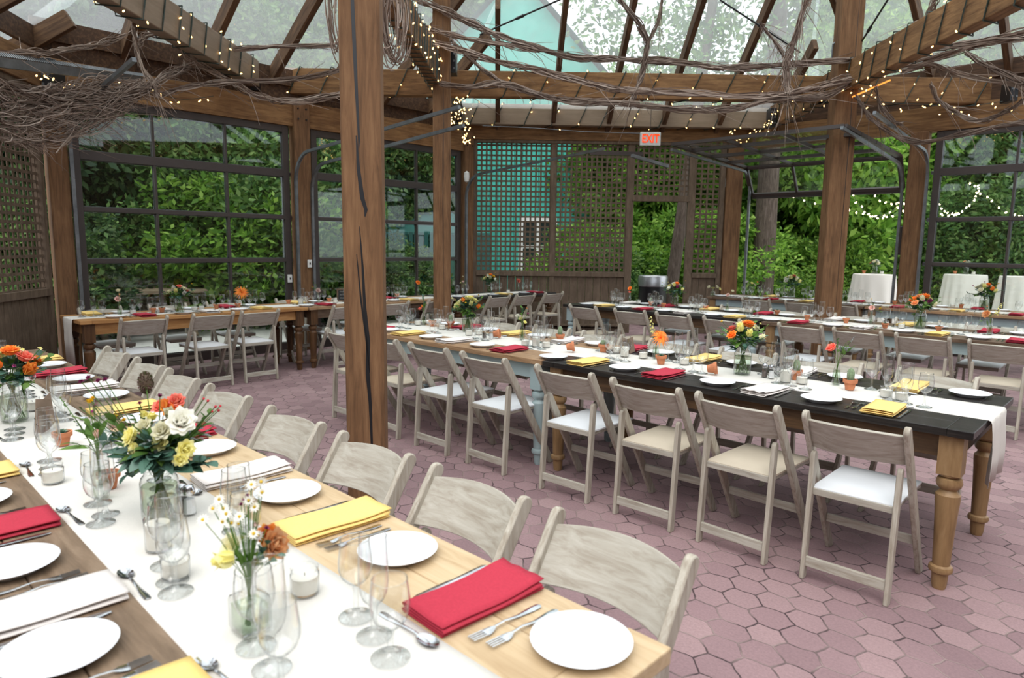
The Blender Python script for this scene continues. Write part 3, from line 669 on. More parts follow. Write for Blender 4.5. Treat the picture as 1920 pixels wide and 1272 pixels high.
def arrangement(base, kind, label, blooms, leaves, group='flower arrangements on the tables', foliage='euc', green='green', extra=None, seed=0, rz=0):
    """blooms: (type, mat, radius, (dx,dy,dz)[, tilt]) relative to the base; leaves: (end point, n, length, width, mat)"""
    rr = random.Random(seed); random.seed(seed+50)
    t = thing('flower_arrangement', label, 'flowers', (base[0], base[1], ZR), rz, group)
    H, R = vase(t, kind)
    st = MB()
    ends = [b[3] for b in blooms]+[l[0] for l in leaves]
    for e in ends:
        e = Vector(e); a = rr.uniform(0, 6); foot = Vector((-e.x*.25+math.cos(a)*R*.6, -e.y*.25+math.sin(a)*R*.6, .012))
        if foot.xy.length > R*1.0: foot.xy = foot.xy.normalized()*R
        neck = Vector((e.x*.12, e.y*.12, H)); 
        if neck.xy.length > R*.8: neck.xy = neck.xy.normalized()*R*.8
        st.tube([foot, neck, neck.lerp(e, .55)+Vector((0, 0, .008)), e], .0008 if kind == 'bottle' else .0013, 5)
    st.build('stems', green, t, True)
    for b in blooms:
        ti = b[4] if len(b) > 4 else Vector((b[3][0]*1.2, b[3][1]*1.2, max(.05, b[3][2]-H*.7)))
        if b[0] == 'stock':
            e = Vector(b[3]); top = e+Vector(ti).normalized()*b[2]*4.5
            for i in range(14):
                u = i/13; a = i*2.4; c = e.lerp(top, u)+Vector((math.cos(a), math.sin(a), 0))*b[2]*.55*(1-.5*u)
                blossom(t, 'floret', b[1], c, b[2]*.62*(1-.45*u), (math.cos(a), math.sin(a), .5))
        else: blossom(t, b[0], b[1], b[3], b[2], ti)
    groups = {}
    for l in leaves:
        mb = groups.setdefault(l[4], MB()); e = Vector(l[0]); s_ = Vector((e.x*.15, e.y*.15, H+.005))
        spray(mb, s_.lerp(e, .25), e, l[1], l[2], l[3], rr)
    if kind == 'jar':
        for i in range(90):
            mb = groups.setdefault('green' if i % 3 == 0 else 'euc', MB())
            a = rr.uniform(0, 6.3); e = rr.uniform(-.5, 1.1); v = Vector((math.cos(a)*math.cos(e), math.sin(a)*math.cos(e), math.sin(e))); leaf(mb, Vector((0, 0, H+.045))+v*rr.uniform(.02, .05), v+Vector((0, 0, .1)), rr.uniform(.035, .06), rr.uniform(.018, .034), .2, rr.uniform(0, .4))
    for k, mb in groups.items(): mb.build({'euc': 'eucalyptus_leaves', 'silver': 'dusty_miller_leaves', 'green': 'leaves'}.get(k, 'leaves'), k, t, True)
    return t
def dome(n, R, H0, H1, rr, mats, size, kinds=('rose',)):
    out = []
    for i in range(n):
        a = i*2.39996+rr.uniform(-.2, .2); f = math.sqrt((i+.5)/n)
        out.append((kinds[i % len(kinds)], mats[i % len(mats)], size*rr.uniform(.8, 1.15), (R*f*math.cos(a), R*f*math.sin(a), H1-(H1-H0)*f*f)))
    return out
def foliage_ring(n, R, H, rr, mats, L_=.045, w=.028, k=6):
    out = []
    for i in range(n):
        a = 2*PI*i/n+rr.uniform(-.2, .2); r_ = R*rr.uniform(.75, 1.2)
        out.append(((r_*math.cos(a), r_*math.sin(a), H+rr.uniform(-.05, .08)), k, L_, w, mats[i % len(mats)]))
    return out
def big_bouquet(px, py, label, mats, seed, sc=1.0, ft=('euc', 'green')):
    rr = random.Random(seed); p = on_table(P(px, py, ZR))
    bl = dome(9, .10, .215, .295, rr, mats, .046, ('rose', 'rose', 'bud'))
    bl += [('floret', rr.choice(['f_gold', 'f_magenta', 'f_yellow']), .012, (rr.uniform(-.12, .12), rr.uniform(-.12, .12), rr.uniform(.23, .33))) for _ in range(7)]
    lv = foliage_ring(12, .145, .21, rr, ft)+foliage_ring(6, .07, .17, rr, ft)
    t = arrangement(p, 'jar', label, bl, lv, seed=seed); t.scale = (sc,)*3; return t
def bud_vase(px, py, label, blooms, leaves, seed, kind='bud'):
    return arrangement(on_table(P(px, py, ZR)), kind, label, blooms, leaves, seed=seed)
# --- foreground bouquets, blossoms measured one by one
def rel(b, lst, dd): # pixel + depth offset -> offset from the vase
    out = []
    base = Vector((b.x, b.y, ZR)); d0 = (base-Vector((0, 0, CAMH))).dot(FWD)
    for it in lst:
        q = W(it[2], it[3], d0+it[4])-base; out.append((it[0], it[1], it[5], tuple(q)) + ((it[6],) if len(it) > 6 else ()))
    return out
b = P(303, 978, ZR); CAMV = Vector((-b.x, -b.y, .75)).normalized()
tv = lambda x, z: tuple((Vector((RGT.x, RGT.y, 0))*x+Vector((-FWD.x, -FWD.y, 0))*.75+Vector((0, 0, z))).normalized())
bl = rel(b, [('rose', 'f_cream', 268, 800, .0, .034, tv(-.3, .9)), ('rose', 'f_coral', 330, 752, .06, .034, tv(.2, 1)), ('rose', 'f_yellow', 300, 830, -.06, .030, tv(0, .3)), ('rose', 'f_white', 340, 790, -.05, .052, tv(.5, .6)), ('rose', 'f_cream', 304, 808, -.06, .037, tv(.0, .6)), ('bud', 'f_cream', 318, 775, -.01, .034, tv(.1, 1)),
             ('rose', 'f_orange', 322, 765, .05, .040, tv(.3, 1)), ('rose', 'f_coral', 300, 762, .07, .032, tv(-.2, 1)), ('rose', 'f_yellow', 243, 818, -.03, .036, tv(-.7, .5)), ('rose', 'f_yellow', 250, 843, -.05, .030, tv(-.8, .1)),
             ('rose', 'f_yellow', 348, 842, -.05, .034, tv(.6, .1)), ('rose', 'f_yellow', 338, 862, -.07, .026, tv(.4, -.1)), ('floret', 'f_yellow', 285, 782, .02, .028), ('floret', 'f_yellow', 270, 778, .03, .024),
             ('bud', 'f_orange', 308, 757, .04, .026), ('floret', 'f_gold', 215, 782, .0, .014), ('floret', 'f_gold', 232, 788, .0, .012), ('floret', 'f_gold', 170, 752, .0, .013),
             ('floret', 'f_magenta', 300, 742, .02, .013), ('floret', 'f_magenta', 152, 716, .05, .012), ('floret', 'f_magenta', 166, 708, .05, .012), ('floret', 'f_magenta', 184, 714, .05, .012), ('floret', 'f_magenta', 197, 712, .05, .012), ('floret', 'f_magenta', 262, 756, .05, .010),
             ('ball', 'f_red', 382, 748, .0, .007), ('ball', 'f_red', 390, 752, .0, .008), ('ball', 'f_red', 404, 763, .0, .008), ('ball', 'f_red', 410, 770, .0, .008), ('ball', 'f_red', 413, 762, .0, .007), ('ball', 'f_red', 398, 772, .0, .007),
             ('ball', 'f_magenta', 178, 760, .03, .008), ('ball', 'f_magenta', 173, 772, .03, .008)], 0)
lv = []
for (x, y, dd, n, L_, w, m) in [(212, 790, 0, 5, .055, .024, 'green'), (222, 815, 0, 4, .07, .03, 'euc'), (205, 850, 0, 5, .06, .04, 'euc'), (262, 870, -.05, 5, .06, .045, 'euc'), (330, 880, -.05, 6, .055, .04, 'euc'),
                               (300, 860, -.08, 6, .055, .04, 'euc'), (390, 868, 0, 5, .045, .028, 'euc'), (372, 880, 0, 5, .05, .03, 'euc'), (380, 800, .02, 5, .05, .02, 'green'), (395, 775, .02, 6, .03, .012, 'green'),
                               (282, 800, 0, 5, .04, .02, 'silver'), (285, 825, -.05, 8, .035, .014, 'silver'), (372, 800, 0, 7, .035, .012, 'silver'), (225, 870, -.02, 8, .03, .014, 'silver'), (400, 800, .02, 5, .03, .012, 'silver'),
                               (250, 780, .04, 6, .03, .016, 'green'), (260, 765, .04, 5, .03, .014, 'green'), (340, 760, .06, 5, .04, .02, 'green'), (240, 890, 0, 4, .05, .035, 'euc'), (355, 820, .03, 6, .06, .03, 'green'), (270, 850, .03, 7, .06, .03, 'euc'),
                               (320, 830, .05, 8, .06, .03, 'green'), (280, 830, .08, 8, .06, .03, 'green'), (150, 765, 0, 8, .02, .006, 'green'), (230, 835, .05, 6, .05, .03, 'green')]:
    base = Vector((b.x, b.y, ZR)); d0 = (base-Vector((0, 0, CAMH))).dot(FWD); lv.append((tuple(W(x, y, d0+dd)-base), int(n*1.5), L_*1.2, w*1.25, m))
t = arrangement(b, 'jar', 'large bouquet of cream and orange roses in a glass jar, foreground table', bl, lv, seed=3)
# fluffy seed head on a long stem
base = Vector((b.x, b.y, ZR)); d0 = (base-Vector((0, 0, CAMH))).dot(FWD); e = W(273, 718, d0+.1)-base
mb = MB().lathe([(0, -.030), (.012, -.022), (.019, -.005), (.017, .012), (.009, .026), (0, .032)], 14, tuple(e)); rr = random.Random(5)
for i in range(420):
    v = Vector((rr.gauss(0, 1), rr.gauss(0, 1), rr.gauss(0, 1.35))).normalized(); p = e+Vector((v.x*.022, v.y*.022, v.z*.034)); mb.tube([e+(p-e)*.6, p], .0011, 3, False)
mb.build('seed_head', 'seedhead', t, True)
mb = MB().tube([(0, 0, .15), (e.x*.5, e.y*.5, .24), e], .0016, 5); mb.build('stems', 'green', t, True)
# tall greenery beside it
p = P(190, 935, ZR); q0 = Vector((p.x, p.y, ZR)); d0 = (q0-Vector((0, 0, CAMH))).dot(FWD)
R_ = lambda x, y, dd=0: tuple(W(x, y, d0+dd)-q0)
t = arrangement(p, 'bud', 'bud vase of long green leaves and a pale blush bloom, left of large bouquet', [('bud', 'f_blush', .030, R_(183, 812)), ('floret', 'f_gold', .014, R_(166, 752)), ('floret', 'f_gold', .012, R_(174, 746))],
                [(R_(165, 790), 5, .075, .026, 'green'), (R_(188, 775), 4, .085, .022, 'green'), (R_(150, 835), 3, .12, .026, 'green'), (R_(205, 830), 3, .09, .028, 'euc'), (R_(130, 770), 14, .018, .006, 'silver'), (R_(112, 745), 10, .016, .006, 'green')], seed=8)
# daisies in a small bottle
b = P(470, 1180, ZR); q0 = Vector((b.x, b.y, ZR)); d0 = (q0-Vector((0, 0, CAMH))).dot(FWD)
dz = [(450, 970), (418, 980), (419, 955), (412, 938), (472, 910), (492, 925), (478, 952), (455, 1010), (435, 982), (448, 984), (476, 1002), (484, 1006), (400, 955), (381, 976), (490, 905), (425, 965), (467, 940)]
bl = [('daisy', 'f_white', .0105, R_(0, 0))]*0
bl = [('daisy', 'f_white', .0115, tuple(W(x, y, d0+.01*((i*7) % 5-2))-q0), tv(.1*((i % 3)-1), .7)) for i, (x, y) in enumerate(dz)]
bl += [('ball', 'f_gold', .0062, tuple(Vector(k[3])+Vector(k[4])*.003)) for k in bl]
bl += rel(b, [('rose', 'f_peach', 515, 1022, .01, .042, tv(1.2, .3)), ('rose', 'f_orange', 503, 1005, .03, .034, tv(.8, .9)), ('bud', 'f_yellow', 418, 1050, -.02, .040, tv(-1.2, .0)), ('rose', 'f_cream', 432, 1022, .02, .034, tv(-.6, .5)),
              ('floret', 'f_blush', 470, 955, .02, .012), ('floret', 'f_magenta', 458, 938, .02, .009), ('floret', 'f_magenta', 464, 930, .02, .009), ('floret', 'f_magenta', 452, 946, .02, .008), ('floret', 'f_blush', 480, 985, .0, .012), ('floret', 'f_magenta', 500, 990, .0, .009)], 0)
lv = [(tuple(W(x, y, d0+dd)-q0), n, L_, w, m) for (x, y, dd, n, L_, w, m) in [(488, 1040, 0, 5, .03, .018, 'green'), (470, 1045, 0, 6, .03, .018, 'green'), (495, 1035, -.02, 3, .03, .02, 'euc'), (522, 1040, -.02, 3, .03, .018, 'euc'), (505, 1015, -.02, 3, .028, .016, 'euc'), (440, 1035, 0, 4, .025, .016, 'green'), (480, 960, .02, 6, .015, .007, 'green'), (460, 965, .02, 5, .015, .007, 'green')]]
arrangement(b, 'bottle', 'small square bottle of chamomile daisies with peach and pale yellow roses', bl, lv, seed=4)
# left edge bouquet
b = P(28, 790, ZR)
big_bouquet(28, 790, 'orange rose bouquet in a jar at the left edge, foreground table', ['f_orange', 'f_yellow', 'f_orange', 'f_coral', 'f_yellow', 'f_orange'], 11, 1.05)
# --- centre row
big_bouquet(1391, 702, 'bouquet with one large orange rose in a glass jar, dark centre table', ['f_orange', 'f_cream', 'f_yellow', 'f_cream', 'f_coral', 'f_yellow', 'f_cream'], 21, 1.08)
big_bouquet(877, 622, 'yellow bouquet in a clear pitcher behind the second post base', ['f_yellow', 'f_yellow', 'f_orange', 'f_yellow', 'f_cream', 'f_yellow'], 22, 1.05)
bud_vase(1567, 722, 'bud vase with one coral pink rose, right end of dark centre table', [('rose', 'f_coral', .042, (-.03, -.03, .215), (-.5, -.5, .9)), ('stock', 'silver', .008, (.05, .03, .25), (.5, .3, .9))],
         [((.03, .02, .24), 5, .05, .022, 'green'), ((-.02, .03, .26), 4, .04, .018, 'green'), ((.07, .0, .22), 3, .05, .022, 'green')], 31)
bud_vase(1229, 673, 'bud vase with pale yellow stock and orange dahlia on the dark centre table', [('dahlia', 'f_orange', .048, (.045, -.02, .15), (.6, -.5, .7)), ('dahlia', 'f_orange', .035, (.02, .02, .18), (.1, .2, 1)), ('stock', 'f_yellow', .026, (-.025, .0, .17), (-.25, 0, 1))], [((.03, 0, .17), 5, .03, .02, 'euc'), ((.01, -.03, .15), 4, .03, .02, 'green')], 32)
bud_vase(979, 638, 'bud vase with white and yellow blooms, blue apron table', [('rose', 'f_white', .03, (-.04, -.02, .20)), ('rose', 'f_yellow', .026, (.0, -.02, .18)), ('rose', 'f_yellow', .022, (.03, 0, .15)), ('floret', 'f_orange', .012, (.02, .03, .26)), ('floret', 'f_magenta', .016, (.04, .02, .22))], [((-.02, .0, .28), 3, .07, .02, 'euc'), ((.0, .0, .27), 3, .06, .02, 'green'), ((-.04, 0, .18), 4, .04, .018, 'green')], 33)
bud_vase(795, 610, 'bud vase with coral blooms and leaves just right of front post', [('rose', 'f_coral', .028, (-.035, -.02, .16)), ('bud', 'f_orange', .022, (-.03, 0, .18)), ('bud', 'f_blush', .015, (.03, .02, .21))], [((-.01, .0, .27), 3, .08, .02, 'euc'), ((.0, .0, .19), 5, .05, .026, 'green'), ((.03, 0, .2), 3, .05, .02, 'green')], 34)
# --- window row
bud_vase(225, 592, 'bud vase with pink disc bloom and ivory rose, left end of window row', [('rose', 'f_blush', .04, (-.01, -.01, .17), (1, 0, .4)), ('rose', 'f_cream', .034, (-.01, .0, .26)), ('bud', 'f_peach', .018, (.03, .0, .22))], [((-.06, -.03, .22), 5, .04, .016, 'euc')], 41)
big_bouquet(337, 587, 'bouquet with coral rose in a jar below the left glass door', ['f_coral', 'f_cream', 'f_white', 'f_cream', 'f_peach', 'f_yellow'], 42, 1.0)
bud_vase(457, 575, 'bud vase with large orange dahlia on the window row', [('dahlia', 'f_orange', .065, (0, -.02, .17), (1, -.3, .4)), ('bud', 'f_cream', .02, (.03, .03, .24)), ('floret', 'f_magenta', .012, (.0, .06, .27))], [((0, -.05, .24), 5, .03, .014, 'euc'), ((.0, .02, .2), 3, .03, .014, 'green')], 43)
bud_vase(597, 568, 'bud vase with blush rose leaning left of the front post', [('rose', 'f_blush', .045, (0, .0, .16), (1, 0, .6)), ('bud', 'f_orange', .016, (.0, -.07, .21))], [((.0, -.08, .20), 4, .06, .016, 'green'), ((0, -.06, .26), 3, .06, .016, 'green')], 44)
bud_vase(752, 552, 'bud vase with single orange rose between the two nearest posts', [('rose', 'f_orange', .05, (0, 0, .20), (1, -.3, .8)), ('floret', 'f_cream', .014, (0, .02, .27))], [((0, .0, .2), 4, .03, .012, 'green')], 45)
bud_vase(868, 552, 'bud vase of blush bloom and green buds right of the second post', [('rose', 'f_blush', .032, (0, .0, .2)), ('floret', 'f_yellow', .02, (.0, -.05, .18)), ('floret', 'f_cream', .018, (0, 0, .28)), ('floret', 'f_yellow', .02, (0, .05, .15))], [((0, -.05, .24), 5, .03, .012, 'green'), ((0, .07, .2), 5, .03, .012, 'green')], 46)
big_bouquet(918, 548, 'orange and yellow bouquet in a jar on the dark table by the lattice', ['f_orange', 'f_yellow', 'f_white', 'f_gold', 'f_coral', 'f_cream'], 47, 1.0)
bud_vase(972, 545, 'bud vase with coral rose on the dark table by the lattice', [('rose', 'f_coral', .05, (0, 0, .17), (1, -.4, .6)), ('floret', 'f_gold', .014, (-.03, -.06, .24))], [((0, -.08, .22), 5, .03, .012, 'green'), ((0, .08, .2), 5, .03, .012, 'green')], 48)
# --- second row
bud_vase(1180, 568, 'bud vase with orange bloom and thistle, left end of second row', [('rose', 'f_orange', .04, (0, 0, .2), (0, -1, .6)), ('rose', 'f_coral', .03, (.0, 0, .15)), ('floret', 'f_magenta', .02, (0, 0, .30))], [((.1, 0, .2), 6, .05, .01, 'green'), ((0, 0, .27), 6, .04, .01, 'green')], 51)
big_bouquet(1279, 573, 'mixed white and orange bouquet in a jar before the doorway, second row', ['f_orange', 'f_white', 'f_yellow', 'f_white', 'f_yellow', 'f_magenta'], 52, 1.05)
bud_vase(1363, 584, 'bud vase with small blush rose behind the orange rose bouquet', [('rose', 'f_blush', .034, (0, 0, .2), (0, -1, .7)), ('rose', 'f_cream', .028, (.03, .06, .25))], [((.0, 0, .2), 4, .03, .014, 'green')], 53)
bud_vase(1632, 608, 'bud vase with pale peach rose and yellow poppy, second row', [('rose', 'f_blush', .042, (0, 0, .17), (0, -1, .6)), ('bud', 'f_gold', .022, (.08, 0, .17)), ('floret', 'f_gold', .01, (-.02, .03, .26))], [((.09, 0, .14), 4, .04, .014, 'green'), ((-.04, 0, .22), 5, .035, .018, 'euc'), ((.02, 0, .24), 4, .035, .014, 'green')], 54)
big_bouquet(1724, 616, 'tall bouquet with orange roses near the window wall, second row', ['f_orange', 'f_peach', 'f_cream', 'f_yellow', 'f_orange', 'f_magenta'], 55, 1.12, ('green', 'leaf_mid'))
bud_vase(1855, 628, 'bud vase with peach rose and yellow stock at right edge, second row', [('rose', 'f_peach', .05, (-.04, 0, .19), (-.4, -1, .5)), ('stock', 'f_yellow', .026, (.03, 0, .19), (.4, 0, 1)), ('floret', 'f_orange', .012, (-.04, 0, .26))], [((-.07, 0, .12), 4, .06, .018, 'green'), ((0, 0, .2), 3, .04, .018, 'green')], 56)
# --- third row
bud_vase(1409, 553, 'bud vase of white and yellow blooms before the big tree trunk, third row', [('rose', 'f_white', .04, (-.06, 0, .22)), ('rose', 'f_yellow', .035, (.03, 0, .2)), ('rose', 'f_cream', .03, (.08, 0, .17)), ('floret', 'f_orange', .02, (.12, .0, .22))], [((.0, 0, .2), 5, .04, .018, 'euc')], 61)
big_bouquet(1483, 558, 'white and coral bouquet in a jar left of the right post, third row', ['f_coral', 'f_white', 'f_yellow', 'f_white', 'f_white', 'f_cream'], 62, 1.2)
big_bouquet(1865, 574, 'bouquet with orange rose in front of the white draped tables, third row', ['f_orange', 'f_cream', 'f_yellow', 'f_white', 'f_cream', 'f_orange'], 63, 1.15)
bud_vase(1322, 556, 'low ivory and yellow flowers left of the big tree trunk, third row', [('rose', 'f_cream', .045, (-.08, 0, .14)), ('rose', 'f_yellow', .04, (.0, 0, .13)), ('rose', 'f_cream', .04, (.07, 0, .15)), ('rose', 'f_yellow', .035, (.12, 0, .12))], [((0, 0, .15), 5, .04, .02, 'euc')], 64, 'bottle')
# ------------------------------------------------------------------ small table objects
def make_votive(h, lid=False):
    r_0 = .031
    t = thing('candle_jar', '', 'candle')
    MB().lathe([(0, .002), (r_0-.003, .002), (r_0, .006), (r_0, h*.80), (r_0-.003, h*.86), (r_0-.003, h*.9), (r_0-.001, h*.92), (r_0-.001, h)], 26, sq='open').build('glass_jar', 'glass', t, True, 0, 60)
    wx_ = MB().lathe([(0, .006), (r_0-.004, .006), (r_0-.003, h*.66), (.004, h*.655), (0, h*.66)], 24).build('wax', 'wax', t, True, 0, 40)
    MB().tube([(0, 0, h*.65), (.001, 0, h*.65+.008)], .0009, 5).build('wick', 'black', wx_)
    return Proto(t)
VS, VT = make_votive(.060), make_votive(.105)
def pot_mb(r1, r2, h):
    return MB().lathe([(0, 0), (r1, 0), (r1+(r2-r1)*.68, h*.68), (r2+.003, h*.68), (r2+.004, h), (r2-.002, h), (r2-.003, h*.8), (r1*.8, h*.2)], 26, sq='open')
def make_pot(plant):
    t = thing('clay_pot', '', 'potted plant')
    r1, r2, h = .020, .030, .052
    pot_mb(r1, r2, h).build('pot', 'terra', t, True, 0, 35)
    MB().lathe([(0, h*.84), (r2-.003, h*.82)], 20).build('soil', 'soil', t)
    if plant == 'column':
        q = []; fs = []; n = 20; z0 = h*.82; prof = [(.011, 0), (.016, .012), (.018, .03), (.016, .048), (.010, .060), (.001, .066)]
        for r_0, z in prof:
            for k in range(n): a = 2*PI*k/n; f = 1 if k % 2 else .84; q.append((r_0*f*math.cos(a), r_0*f*math.sin(a), z0+z))
        for i in range(len(prof)-1):
            for k in range(n): fs.append((i*n+k, i*n+(k+1) % n, (i+1)*n+(k+1) % n, (i+1)*n+k))
        m = MB().add(q, fs); cc_ = m.build('cactus', 'cactus', t, True)
        s_ = MB(); rr = random.Random(2)
        for i in range(90):
            a = rr.uniform(0, 6.3); z = rr.uniform(.01, .062); r_0 = .017*math.sin(min(1, (z+.02)/.08)*PI*.98)**.5; p = Vector((r_0*math.cos(a), r_0*math.sin(a), z0+z)); s_.tube([p, p+Vector((math.cos(a)*.004, math.sin(a)*.004, .002))], .0003, 3, False)
        s_.build('spines', 'nap_white', cc_)
    elif plant == 'ball':
        m = MB().lathe([(0, h*.8), (.016, h*.85), (.022, h*.8+.014), (.020, h*.8+.026), (.012, h*.8+.035), (0, h*.8+.037)], 24); cc_ = m.build('cactus', 'cactus', t, True)
        s_ = MB(); rr = random.Random(2)
        for i in range(160):
            a = rr.uniform(0, 6.3); e = rr.uniform(-.2, 1.5); p = Vector((.021*math.cos(a)*math.cos(e), .021*math.sin(a)*math.cos(e), h*.8+.015+.021*math.sin(e))); s_.tube([p, p+(p-Vector((0, 0, h*.8+.01))).normalized()*.004], .0003, 3, False)
        s_.build('spines', 'nap_white', cc_)
    elif plant == 'succulent':
        m = MB(); rr = random.Random(3)
        for ring in range(3):
            for k in range(7):
                a = 2*PI*k/7+ring*.5; e = .35+ring*.45; leaf(m, (0, 0, h*.82), (math.cos(a)*math.cos(e), math.sin(a)*math.cos(e), math.sin(e)), .028-.004*ring, .011, .5, 0)
        m.build('succulent', 'succ', t, True)
    return Proto(t)
POT = {k: make_pot(k) for k in ('column', 'ball', 'succulent', 'empty')}
def make_shaker(fill):
    t = thing('shaker', '', 'shaker')
    MB().lathe([(0, .002), (.019, .002), (.0195, .01), (.0155, .062)], 8, sq='open').build('glass_body', 'glass', t)
    MB().lathe([(0, .004), (.0165, .004), (.0140, .045), (0, .045)], 8).build('contents', fill, t)
    MB().lathe([(.0165, .060), (.0170, .066), (.0165, .074), (.012, .083), (0, .086)], 20).build('cap', 'steel', t, True)
    return Proto(t)
SALT, PEP = make_shaker('salt'), make_shaker('pepper')
def spot(pr, px, py, label, group, rz=0, sc=None, z=ZR, rot=None):
    p = on_table(P(px, py, z)); return pr.put((p.x, p.y, z), rz, label, group, sc, rot)
CG, PG, SG = 'ivory candles in glass jars', 'small clay pots on the runners', 'salt and pepper shakers'
for i, (x, y, k, w) in enumerate([(1661, 745, 0, 'right of the cactus pot, dark table end'), (1690, 751, 0, 'last before the pair of glasses, dark table end'), (1472, 717, 1, 'left of the shorter candle by the shakers'), (1503, 720, 0, 'between tall candle and coral rose vase'),
                                  (1283, 684, 0, 'left of the large orange rose bouquet'), (1171, 669, 1, 'right of the round cactus pot'), (1156, 662, 0, 'behind the round cactus pot'), (1206, 672, 0, 'left of the orange dahlia vase'),
                                  (985, 648, 0, 'right beside the white and yellow bud vase'), (1005, 650, 1, 'middle of three candles, blue apron table'), (1024, 652, 0, 'rightmost of three candles, blue apron table'), (879, 629, 0, 'in front of the yellow bouquet'), (898, 628, 0, 'right of the yellow bouquet'),
                                  (829, 618, 0, 'in front of the second post'), (784, 610, 0, 'left of the coral bud vase'), (1660, 612, 0, 'right of peach rose vase, second row'), (1690, 616, 0, 'left of tall bouquet, second row'), (1296, 577, 0, 'right of the doorway bouquet'), (1310, 578, 0, 'second right of the doorway bouquet'), (1197, 570, 0, 'left part of second row'),
                                  (564, 571, 1, 'left of the blush rose, window row'), (629, 568, 0, 'beside the chalkboard, window row'), (365, 583, 0, 'right of coral rose bouquet, window row'), (378, 581, 0, 'second right of coral rose bouquet, window row'), (250, 589, 0, 'right of the pink disc bloom'),
                                  (572, 1112, 0, 'behind the nearest glasses, foreground table'), (330, 1082, 0, 'behind glasses below large bouquet'), (298, 1030, 1, 'in front of the large foreground bouquet'), (100, 905, 0, 'among the left glasses, foreground table'), (62, 770, 0, 'right of the left edge bouquet'),
                                  (1462, 556, 0, 'left of the white bouquet, third row'), (1805, 572, 0, 'middle of third row by the windows'), (1760, 570, 0, 'left part of third row by the windows'), (953, 549, 0, 'between the two vases by the lattice')]):
    spot(VT if k else VS, x, y, f'{"tall" if k else "short"} ivory jar candle, {w}', CG, i)
for i, (x, y, k, w) in enumerate([(1593, 731, 'column', 'with tall woolly cactus right of the coral rose'), (1131, 660, 'ball', 'with round pale cactus on the centre row'), (1239, 683, 'succulent', 'with flat succulent before the orange dahlia'), (1492, 712, 'column', 'with cactus behind the tall candle'),
                                  (811, 612, 'succulent', 'with spiky succulent right of coral bud vase'), (1050, 640, 'column', 'with dark cactus right of three candles'), (845, 614, 'column', 'with cactus before the second post'), (287, 587, 'empty', 'left of a pair, window row'), (304, 586, 'succulent', 'right of a pair, window row'),
                                  (406, 579, 'succulent', 'left of the orange dahlia, window row'), (446, 577, 'empty', 'touching the dahlia vase, window row'), (541, 570, 'empty', 'left of the tall candle, window row'), (617, 566, 'succulent', 'right of the blush rose, window row'), (733, 556, 'ball', 'with round cactus right of the front post'),
                                  (1220, 573, 'column', 'with cactus, left part of second row'), (1244, 576, 'empty', 'left of the doorway bouquet'), (1323, 581, 'succulent', 'right of the doorway bouquet'), (1457, 590, 'succulent', 'with green plant at the dark table joint, second row'), (1513, 600, 'empty', 'behind the crimson napkin, second row'), (1586, 606, 'empty', 'in front of the right post'),
                                  (1659, 616, 'succulent', 'tilted one left of tall bouquet, second row'), (1760, 622, 'succulent', 'right of tall bouquet, second row'), (118, 835, 'succulent', 'beside the kraft card, foreground table'), (205, 915, 'empty', 'behind the glasses left of large bouquet'), (1677, 571, 'succulent', 'in front of the white draped table'), (1812, 575, 'succulent', 'near the right draped table')]):
    spot(POT[k], x, y, f'clay pot {w}' if k != 'empty' else f'empty clay pot {w}', PG, i*.7, 1.12 if i < 7 else 1.0)
for i, (x, y, ang, w) in enumerate([(1062, 655, 2.3, 'lying on its side near the dark joint'), (925, 630, 2.2, 'lying beside the shakers, blue apron table'), (1326, 696, 2.0, 'lying left of the orange rose jar')]):
    p = P(x, y, ZR+.02); o = POT['empty'].put((p.x, p.y, ZR+.034), 0, f'clay pot {w}', PG, 1.1, (PI/2-.16, 0, ang))
for (x, y, w) in [(1433, 708, 'behind the ivory napkin, dark centre table'), (908, 634, 'right of the yellow bouquet'), (343, 962, 'right of the large foreground bouquet')]:
    spot(PEP, x, y, f'pepper shaker {w}', SG); spot(SALT, x+13, y+2, f'salt shaker {w}', SG)
def card(px, py, w, h, rz, label, lean=.25):
    p = P(px, py, ZR); r0 = thing('menu_card', label, 'card', (p.x, p.y, ZR), rz, 'kraft table cards')
    for s_ in (-1, 1):
        MB().bar((0, s_*.03, .0), (0, s_*.002, h), w, .0015, (1, 0, 0)).build('panel', 'kraft', r0)
    return r0
card(86, 808, .13, .13, 1.0, 'folded brown kraft card between glasses on the foreground table')
card(1176, 664, .10, .11, -.2, 'folded brown kraft card behind the jar candles, centre row')
# chalkboard
p = P(652, 566, ZR)
t = thing('chalkboard_sign', 'small wood framed chalkboard with white writing left of the front post', 'sign', (p.x, p.y, .765), math.radians(50))
m = MB()
for a_, b_ in (((-.13, 0, .01), (.13, 0, .01)), ((-.13, 0, .16), (.13, 0, .16)), ((-.13, 0, 0), (-.13, 0, .17)), ((.13, 0, 0), (.13, 0, .17))): m.bar(a_, b_, .016, .02, (0, 0, 1) if a_[2] == b_[2] else (1, 0, 0))
m.build('frame', 'top_mid', t); MB().box(-.13, .13, -.003, .003, .01, .16).build('board', 'slate', t)
m = MB(); rr = random.Random(4)
for row in range(3):
    x = -.10
    while x < .095:
        z = .125-.042*row; m.tube([(x, -.005, z), (x+.004, -.005, z+.018), (x+.009, -.005, z+.002)], .0014, 4); x += rr.choice((.014, .014, .024))
m.build('chalk_writing', 'chalk', t)
